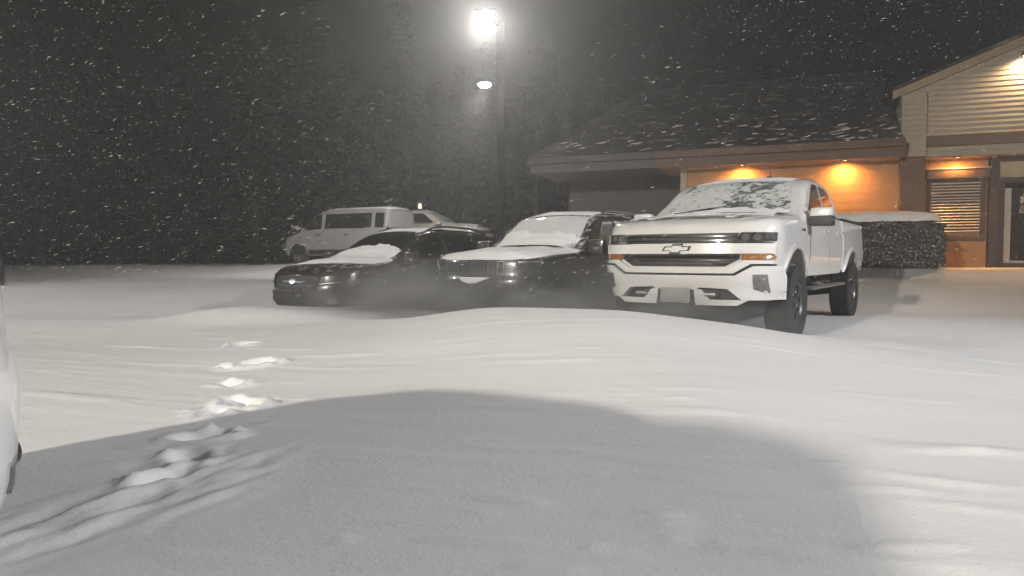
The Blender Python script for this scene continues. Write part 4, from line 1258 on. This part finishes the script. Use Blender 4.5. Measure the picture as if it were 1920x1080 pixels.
# door post, frame and door
bx('post', 1.83, 2.00, -.40, -.20, -.9, 2.60, M['trim_dark'])
bx('door_head', 2.00, 4.0, -.40, -.25, 2.50, 2.60, M['trim_dark'])
bx('transom_panel', 2.06, 4.0, -.40, -.36, 2.12, 2.50, M['transom'])
bx('transom_frame', 2.00, 2.058, -.40, -.30, 2.10, 2.50, M['pale_frame'])
bx('transom_rail', 2.00, 4.0, -.40, -.27, 2.00, 2.098, M['trim_dark'])
door = empty('entrance_door', (0, 0, 0), 0, bld)
bx('door_frame', 2.00, 2.14, -.40, -.30, .12, 2.0, M['trim_dark'], door)
bx('door_stile', 2.142, 2.27, -.40, -.31, .16, 1.86, M['pale_frame'], door)
bx('door_pane', 2.27, 3.15, -.40, -.36, .16, 1.86, M['glass'], door)
bx('door_rail', 2.142, 3.15, -.40, -.31, .105, .158, M['pale_frame'], door)
bx('threshold', 2.00, 4.0, -.40, -.26, -.5, .10, M['trim_dark'], door)
# white marks on the pane: two strokes and rows of small lettering
def stroke(name, pts, parent):
    bm = bmesh.new()
    q = [bm.verts.new((a, .357, b_)) for a, b_ in pts]; q2 = [bm.verts.new((a, .3535, b_)) for a, b_ in pts]
    bm.faces.new(q); bm.faces.new(q2[::-1])
    n = len(pts)
    for i in range(n): bm.faces.new((q[i], q2[i], q2[(i + 1) % n], q[(i + 1) % n]))
    bmesh.ops.recalc_face_normals(bm, faces=bm.faces[:])
    return obj(name, bm, M['decal'], parent)
bm = bmesh.new()
def sbox(a, b_, c_, d_): box_bm(bm, a, b_, .3535, .357, c_, d_)
sbox(2.465, 2.495, 1.50, 1.66); sbox(2.51, 2.535, 1.52, 1.67); sbox(2.545, 2.575, 1.50, 1.70); sbox(2.50, 2.60, 1.70, 1.715)
for k in range(4):
    xk = 2.45
    while xk < 2.60:
        w = random.uniform(.012, .03); sbox(xk, xk + w, 1.43 - k * .05, 1.43 - k * .05 + .022); xk += w + .012
obj('door_lettering', bm, M['decal'], door)

# building lamps: recessed cans under the eaves, one wall lamp in the gable
def kel(t):
    return {'amber': (1.0, .42, .10), 'warm': (1.0, .66, .36), 'cool': (1.0, .96, .90), 'cool2': (.98, .98, 1.0), 'warmwhite': (1.0, .92, .80)}[t]
def spot(name, parent, loc, power, col, size, blend, rad, aim):
    d = bpy.data.lights.new(name, 'SPOT'); d.energy = power; d.color = col; d.spot_size = R(size); d.spot_blend = blend; d.shadow_soft_size = rad
    o = bpy.data.objects.new(name, d); o.location = loc
    o.rotation_euler = Vector(aim).to_track_quat('-Z', 'Y').to_euler()
    return link(o, parent)
def downlight(u, n, z, power, size=150, col='amber'):
    t = empty('eave_downlight', (u, -n, z), 0, bld)
    bm = bmesh.new(); lathe_bm(bm, [(.10, 0), (.10, -.018), (.075, -.018), (.07, .0)], 20, 'z'); obj('trim_ring', bm, M['trim_dark'], t, 40)
    bm = bmesh.new(); lathe_bm(bm, [(.072, -.004), (.0005, -.006)], 20, 'z'); obj('bulb_lens', bm, emit('can_glow', (1.0, .62, .25), 14.0), t)
    spot('can_light', t, (0, 0, -.03), power, kel(col), size, 1.0, .05, (0, .12, -1))
for u in (-3.72, -1.32): downlight(u, .28, 2.622, 300, 172)
downlight(1.10, .02, 2.60, 260, 172)
gl = empty('gable_lamp', (2.42, -.13, 4.78), 0, bld)
bm = bmesh.new(); box_bm(bm, -.16, .16, -.24, .0, .02, .10, bev=.02); obj('lamp_housing', bm, M['trim_dark'], gl, 40)
bm = bmesh.new(); box_bm(bm, -.12, .12, -.20, -.04, .005, .018); obj('lamp_lens', bm, emit('gable_lens', (1, .86, .66), 25.0), gl)
spot('gable_light', gl, (0, -.14, -.01), 420, kel('warm'), 160, .6, .06, (0, .18, -1))

# ------------------------------------------------------------------ hedge
M['leaf'] = dusted('hedge_leaf', (0.055, 0.063, 0.046), 0.7, 0.0, 0.16, nscale=14)
M['hedge_core'] = simple('hedge_twigs', (0.020, 0.020, 0.014), 0.9, var=0.4, vscale=12)
h_end = Vector((8.95, 14.30, 0))
hz = ground_z(h_end.x - .8, h_end.y + .2) - .06
hedge = empty('hedge', (h_end.x, h_end.y, hz), math.atan2(B_U.y, B_U.x))
tag(hedge, 'clipped evergreen hedge with a thick cap of snow in front of the tan wall', 'hedge')
HL, HW, HH = 4.6, 1.0, 1.12
bm = bmesh.new(); box_bm(bm, -HL + .08, -.10, .10, HW - .10, .06, HH - .10, bev=.08); obj('hedge_core', bm, M['hedge_core'], hedge, 40)
verts, faces = [], []
def leaf(p, n, s, V, Fc, rnd=.6):
    n = (Vector(n) + Vector((random.gauss(0, rnd), random.gauss(0, rnd), random.gauss(0, rnd)))).normalized()
    a = n.orthogonal().normalized(); a.rotate(Matrix.Rotation(random.uniform(0, 6.28), 3, n)); b_ = n.cross(a)
    i = len(V); p = Vector(p)
    V += [p - a * s, p + b_ * s * .45 + n * s * .15, p + a * s, p - b_ * s * .45 + n * s * .15]
    Fc.append((i, i + 1, i + 2)); Fc.append((i, i + 2, i + 3))
def hedge_pt():
    r = random.random()
    if r < .50: p, n = (random.uniform(-HL, 0), 0, random.uniform(.03, HH)), (0, -1, .2)
    elif r < .64: p, n = (0, random.uniform(0, HW), random.uniform(.03, HH)), (1, 0, .2)
    elif r < .80: p, n = (random.uniform(-HL, 0), random.uniform(0, HW), HH), (0, 0, 1)
    elif r < .92: p, n = (random.uniform(-HL, 0), HW, random.uniform(.03, HH)), (0, 1, .2)
    else: p, n = (-HL, random.uniform(0, HW), random.uniform(.03, HH)), (-1, 0, .2)
    q = Vector(p); cx = min(max(q.x, -HL + .35), -.35); c_ = Vector((cx, HW / 2, HH * .5))
    # round the corners and make the face uneven
    d = q - c_
    bulge = .15 * fbm(q.x * 2.2, q.y * 2.2, q.z * 2.2 + 3, 4) - .12 * random.random() ** 2
    ex = max(0, q.x + .35) / .35; ez = max(0, abs(q.z - HH / 2) / (HH / 2) - .75) * 4; ey = max(0, abs(q.y - HW / 2) / (HW / 2) - .6) * 2.5
    q -= d.normalized() * (.17 * (ex * ez + ey * ez + ex * ey) - bulge)
    return q, n
for _ in range(15000):
    p, n = hedge_pt(); leaf(p, n, random.uniform(.022, .045), verts, faces)
tag(obj('foliage', (verts, faces), M['leaf'], hedge), kind='stuff')
def cap_t(u, v):
    eu = max(0.0, 1 - ((u + HL / 2 + .025 + .03 * fbm(v * 5, 2.2, 1)) / (HL / 2 - .05)) ** 12); ev = max(0.0, 1 - ((v - HW / 2 + .03 * fbm(u * 4, 1.1, 1)) / (HW / 2 - .04)) ** 6)
    return (.22 + .05 * fbm(u * 1.3, v * 2, 2) ) * (eu * ev) ** .35 - .015
def cap_map(u, v, o): return (u, v, HH - .05 + o + .01 * fbm(u * 8, v * 8, 1))
snow_sheet('snow_cap', cap_map, -HL + .02, -.07, 130, .03, HW - .03, 40, cap_t, M['snow'], hedge, 0)
# clots of snow lodged in the leaves
verts, faces = [], []
def clot(p, r):
    i = len(verts)
    for (dx, dy, dz) in ((1, 0, 0), (0, 1, 0), (-1, 0, 0), (0, -1, 0), (0, 0, .7), (0, 0, -.5)):
        k = r * random.uniform(.7, 1.3); verts.append((p[0] + dx * k, p[1] + dy * k, p[2] + dz * k))
    for a in range(4):
        b_ = (a + 1) % 4
        faces.append((i + a, i + b_, i + 4)); faces.append((i + b_, i + a, i + 5))
for _ in range(1100):
    p, n = hedge_pt()
    if random.random() < .5: p.z = random.uniform(.02, .22)
    clot(p, random.uniform(.006, .022))
tag(obj('snow_clots', (verts, faces), M['snow'], hedge, 180), kind='stuff')

# ------------------------------------------------------------------ lamp posts
M['pole'] = simple('dark_pole', (0.014, 0.013, 0.013), 0.9, 0.0, var=0.3, vscale=4, bmp=0.1, spec=0.1)
M['concrete'] = simple('concrete', (0.30, 0.29, 0.28), 0.9, var=0.15, vscale=8, bmp=0.3)
def flood(parent, at, aim, power, lensmat, col, w=.46, h=.34, size=165, arm_from=None, blend=.35, light_aim=None, soft=.16):
    t = empty('floodlight', at, 0, parent)
    qd = Vector(aim).to_track_quat('-Z', 'Y')
    hd = empty('lamp_head_pivot', (0, 0, 0), 0, t); hd.rotation_euler = qd.to_euler()
    bpy.data.objects.remove(hd)
    mt = qd.to_matrix().to_4x4()
    bm = bmesh.new()
    box_bm(bm, -w / 2, w / 2, -h / 2, h / 2, .02, .16, bev=.03)
    box_bm(bm, -w / 2 - .015, w / 2 + .015, -h / 2 - .015, h / 2 + .015, .0, .03, bev=.006)
    bm.transform(mt); obj('lamp_housing', bm, M['pole'], t, 40)
    bm = bmesh.new()      # shallow oval diffuser
    lathe_bm(bm, [(.5, -.002), (.48, -.03), (.38, -.06), (.2, -.075), (.0005, -.08)], 24, 'z')
    for v_ in bm.verts: v_.co.x *= w * .94; v_.co.y *= h * .94
    bm.transform(mt)
    obj('lamp_lens', bm, lensmat, t, 60)
    if arm_from is not None:
        a = Vector(arm_from) - Vector(at)
        tube('lamp_arm', [mt @ Vector((0, 0, .10)), a], .03, M['pole'], t)
    spot('lamp_light', t, tuple(mt @ Vector((0, 0, -.20))), power, col, size, blend, soft, light_aim or aim)
    return t
LP = Vector((-0.32, 20.0, 0)); lz = ground_z(LP.x, LP.y)
post = empty('lamp_post', (LP.x, LP.y, lz - .1), 0)
tag(post, 'tall dark lamp post with two floodlights rising behind the parked vehicles', 'lamp post', 'lot lighting')
bm = bmesh.new(); box_bm(bm, -.11, .11, -.11, .11, .0, 7.7 - lz, bev=.02); obj('pole', bm, M['pole'], post, 40)
bm = bmesh.new(); lathe_bm(bm, [(.30, -.3), (.30, .75), (.27, .80), (.0005, .80)], 24, 'z'); obj('concrete_base', bm, M['concrete'], post, 40)
flood(post, (-.42, -.65, 7.52 - lz + .1), (-.05, -1.2, -1), P_FRONT, emit('flood_lens', (1, .985, .95), 40.0), kel('cool'), .56, .42, 104, blend=.5, arm_from=(0, 0, 7.55 - lz))
flood(post, (-.46, -.10, 5.86 - lz + .1), (-.10, -.22, -1.1), P_FRONT2, emit('flood_lens_low', (1, .985, .95), 40.0), kel('cool'), .42, .30, 96, arm_from=(0, 0, 5.75 - lz), light_aim=(-.55, .75, -1.0))
def unseen_lamp(x, y, h, power, target, cone, label, col='cool2'):
    aim = Vector(target) - Vector((x, y, h))
    gz = ground_z(x, y)
    t = empty('unseen_lamp', (x, y, gz - .1), 0)
    tag(t, label, 'lamp post', 'lot lighting')
    bm = bmesh.new(); box_bm(bm, -.09, .09, -.09, .09, 0, h, bev=.015); obj('pole', bm, M['pole'], t, 40)
    bm = bmesh.new(); lathe_bm(bm, [(.28, -.3), (.28, .75), (.25, .80), (.0005, .80)], 24, 'z'); obj('concrete_base', bm, M['concrete'], t, 40)
    a = Vector((aim[0], aim[1], 0)).normalized() * .5
    flood(t, (a.x, a.y, h), aim, power, emit('unseen_lamp_lens', (1, .98, .94), 40.0), kel(col), .5, .36, cone, arm_from=(0, 0, h - .15), blend=.8, soft=.32)
unseen_lamp(-17.7, -17.7, 9.2, P_BACK, (-5.2, 8.0, 0), 62, 'lot lamp outside the picture, lighting the fronts of the parked vehicles', 'warmwhite')
unseen_lamp(19.0, -3.0, 9.0, P_FILL_R, (-1.0, 7.0, 0), 58, 'added fill lamp outside the picture, lighting the flank of the white pickup')  # added as fill for the shadowed snow and the pickup's side

unseen_lamp(-23.0, 11.0, 9.0, P_FILL_L, (-10.5, 13.0, 0), 60, 'added fill lamp outside the picture, lighting the open snow before the wood')  # added to brighten the far-left snow

# ------------------------------------------------------------------ trees beyond the lot
M['needle'] = simple('conifer_needles', (0.014, 0.018, 0.013), 0.9, var=0.5, spec=0.15, vscale=1.2)
M['bark'] = simple('bark', (0.05, 0.042, 0.036), 0.9, var=0.4, vscale=6)
M['snowy_bark'] = dusted('snowy_bark', (0.055, 0.048, 0.042), 0.9, 0.0, 0.05, nscale=9)
def conifer_meshes(H, seed):
    random.seed(seed)
    bm = bmesh.new(); tube_bm(bm, [(0, 0, -.6), (.05, 0, H * .4), (0, .05, H * .8), (0, 0, H)], [.22, .16, .07, .015], 8)
    V, Fc, Vs, Fs = [], [], [], []
    z = H * .10
    while z < H * .985:
        t = 1 - z / H
        Lb = (.35 + 2.6 * t ** .85) * random.uniform(.75, 1.15)
        for k in range(random.randint(5, 7)):
            a = random.uniform(0, 6.283); L = Lb * random.uniform(.65, 1.1)
            d = Vector((math.cos(a), math.sin(a), 0)); droop = -.25 - .35 * t
            p0 = Vector((0, 0, z)); p1 = p0 + d * L + Vector((0, 0, L * droop * .5))
            tube_bm(bm, [p0, (p0 + p1) / 2 + Vector((0, 0, .05)), p1], [.03 * t + .01, .02 * t + .006, .004], 4, False)
            n = int(7 + L * 9)
            for q in range(n):
                s = random.uniform(.12, 1.03)
                p = p0 + (p1 - p0) * s + Vector((random.gauss(0, .13), random.gauss(0, .13), random.gauss(-.04, .08)))
                leaf(p, (0, 0, 1), random.uniform(.10, .24) * (1.15 - .4 * s), V, Fc, .55)
                if random.random() < .012: leaf(p + Vector((0, 0, .04)), (0, 0, 1), random.uniform(.07, .16), Vs, Fs, .25)
        z += .28 + .32 * t
    bmesh.ops.recalc_face_normals(bm, faces=bm.faces[:])
    def mk(nm, geo, mat):
        me = bpy.data.meshes.new(nm)
        if isinstance(geo, bmesh.types.BMesh): geo.to_mesh(me); geo.free()
        else: me.from_pydata([tuple(v) for v in geo[0]], [], geo[1])
        me.materials.append(mat); return me
    return mk('trunk', bm, M['bark']), mk('crown', (V, Fc), M['needle']), mk('snow', (Vs, Fs), M['snow'])
protos = [conifer_meshes(11.0, 11), conifer_meshes(13.5, 12), conifer_meshes(9.5, 13)]
random.seed(21)
spots = []
for i in range(26):
    a = -41 + i * (61 / 25.0)                          # degrees across the back of the lot
    r = 38 + 5 * math.sin(i * 2.1) + random.uniform(-2, 2) + (0 if a < 4 else 10)
    spots.append((r * math.sin(R(a)) , r * math.cos(R(a)) + 2))
for i, (x, y) in enumerate(spots):
    tr, cr, sn = protos[i % 3]
    t = empty('conifer_tree', (x, y, ground_z(x, y) - .1), random.uniform(0, 6.28))
    s = random.uniform(.85, 1.25); t.scale = (s, s, s)
    tag(t, 'dark snow-flecked conifer in the wood beyond the parking lot', 'tree', 'conifers beyond the lot')
    link(bpy.data.objects.new('trunk', tr), t); link(bpy.data.objects.new('crown', cr), t)
    so = link(bpy.data.objects.new('crown_snow', sn), t); so['kind'] = 'stuff'
# a bare tree behind the lamp post
def bare_tree(loc, H, seed, label):
    random.seed(seed)
    t = empty('bare_tree', loc, random.uniform(0, 6))
    tag(t, label, 'tree')
    tb, cb = bmesh.new(), bmesh.new()
    tube_bm(tb, [(0, 0, -.5), (.06, 0, H * .2), (-.04, .05, H * .45), (.05, 0, H * .7)], [.17, .14, .10, .05], 8)
    def branch(p, d, L, r, depth):
        pts = [p]; q = p.copy(); dd = d.copy()
        for _ in range(4):
            dd = (dd + Vector((random.gauss(0, .18), random.gauss(0, .18), random.gauss(.04, .12)))).normalized()
            q = q + dd * L / 4; pts.append(q.copy())
        tube_bm(cb, pts, [r * (1 - .18 * i) for i in range(5)], 5 if depth < 2 else 3, False)
        if depth < 3:
            for _ in range(4 if depth < 2 else 3):
                i = random.randint(1, 4)
                nd = (dd + Vector((random.gauss(0, .8), random.gauss(0, .8), random.gauss(.15, .5)))).normalized()
                branch(pts[i], nd, L * random.uniform(.45, .7), r * .55, depth + 1)
    for k in range(12):
        z = H * random.uniform(.22, .7); a = random.uniform(0, 6.28)
        branch(Vector((0, 0, z)), Vector((math.cos(a), math.sin(a), random.uniform(.3, .9))).normalized(), H * random.uniform(.22, .34), .055, 0)
    obj('trunk', tb, M['snowy_bark'], t, 50); obj('crown', cb, M['snowy_bark'], t, 50)
bare_tree((1.0, 29.5, ground_z(1.0, 29.5)), 8.5, 31, 'bare snow-dusted tree between the lamp post and the building')
bare_tree((6.5, 31.0, ground_z(6.5, 31.0)), 9.0, 33, 'tall bare tree standing behind the building roof')

# ------------------------------------------------------------------ air: haze, blown snow, flakes
m = bpy.data.materials.new('haze'); m.use_nodes = True
nt = m.node_tree; nt.nodes.clear()
out = nt.nodes.new('ShaderNodeOutputMaterial'); pv = nt.nodes.new('ShaderNodeVolumePrincipled')
pv.inputs['Color'].default_value = (.92, .92, .92, 1); pv.inputs['Density'].default_value = HAZE; pv.inputs['Anisotropy'].default_value = .70
nt.links.new(pv.outputs[0], out.inputs['Volume'])
hz_o = box('haze', (-125, 125, -95, 135, -2.0, 19.0), m)
tag(hz_o, 'snow-filled night air over the whole lot', kind='stuff')

# spindrift streaming low over the drift between the cars: uneven blown snow, thinning upwards
m = bpy.data.materials.new('spindrift'); m.use_nodes = True
nt = m.node_tree; nt.nodes.clear()
out = nt.nodes.new('ShaderNodeOutputMaterial'); pv = nt.nodes.new('ShaderNodeVolumePrincipled')
pv.inputs['Color'].default_value = (.95, .95, .95, 1); pv.inputs['Anisotropy'].default_value = .2
tc = nt.nodes.new('ShaderNodeTexCoord'); sx = nt.nodes.new('ShaderNodeSeparateXYZ'); nt.links.new(tc.outputs['Object'], sx.inputs[0])
def mth(op, a, b_=None, c_=None):
    n = nt.nodes.new('ShaderNodeMath'); n.operation = op
    for i, q in enumerate((a, b_, c_)):
        if q is None: continue
        if isinstance(q, (int, float)): n.inputs[i].default_value = q
        else: nt.links.new(q, n.inputs[i])
    return n.outputs[0]
# object space: x in [-1, 1] along the row, y across, z 0..1 up
ex = mth('SUBTRACT', 1.0, mth('POWER', mth('ABSOLUTE', sx.outputs['X']), 2.5))
ey = mth('SUBTRACT', 1.0, mth('POWER', mth('ABSOLUTE', sx.outputs['Y']), 2.0))
ez = mth('POWER', mth('MAXIMUM', mth('SUBTRACT', 1.0, sx.outputs['Z']), 0.0), 3.0)
nv_ = ncoord(nt, (2.2, 1.2, 1.6), rot=(0, R(-20), 0)); nf = nnoise(nt, nv_, 1.6, 3, .55)
nfac = mth('MAXIMUM', mth('MULTIPLY', mth('SUBTRACT', nf, .36), 3.2), 0.0)
dn = mth('MULTIPLY', mth('MULTIPLY', mth('MAXIMUM', ex, 0.0), mth('MAXIMUM', ey, 0.0)), mth('MULTIPLY', ez, nfac))
nt.links.new(mth('MULTIPLY', dn, SPIN), pv.inputs['Density'])
nt.links.new(pv.outputs[0], out.inputs['Volume'])
sp = box('spindrift', (-1, 1, -1, 1, 0, 1), m)
sp.location = (0.15, 8.72, 0.02); sp.scale = (3.3, 1.45, 1.2); sp.rotation_euler = (0, 0, -TY + .10)
tag(sp, 'spindrift blowing low in front of the parked vehicles', kind='stuff')

# flakes: small torn clumps of blown snow, thickest in the beam of the lamps
M['flake'] = simple('snowflake', (0.85, 0.85, 0.86), 0.8, var=0.02)
verts, faces = [], []
random.seed(5)
def flake(p, s, d):
    i = len(verts)
    d = Vector(d).normalized(); a = d.orthogonal().normalized(); a.rotate(Matrix.Rotation(random.uniform(0, 6.28), 3, d)); b_ = d.cross(a)
    k = random.uniform(7.0, 17.0)
    p = Vector(p)
    for q in (d * s * k, a * s * random.uniform(.6, 1.2), b_ * s * random.uniform(.5, 1), -a * s * random.uniform(.6, 1.2), -b_ * s * random.uniform(.5, 1), -d * s * k):
        verts.append(p + q)
    for u, w in ((1, 2), (2, 3), (3, 4), (4, 1)):
        faces.append((i, i + u, i + w)); faces.append((i + 5, i + w, i + u))
wind = Vector((-.93, -.15, -.32))
for _ in range(60000):
    d = 3.0 + 23 * random.random() ** .8
    x = random.uniform(-.78, .78) * d; zc = EYE + random.uniform(-.06, .46) * d
    if zc < ground_z(x, d, False) + .15: continue
    w = wind + Vector((random.gauss(0, .25), random.gauss(0, .25), random.gauss(0, .25)))
    flake((x, d, zc), (.00027 + .00085 * random.random() ** 4) * (1 + d * .06), w)
fl = tag(obj('snowflakes', (verts, faces), M['flake'], None, None), 'snowflakes driven through the air by the wind', kind='stuff')
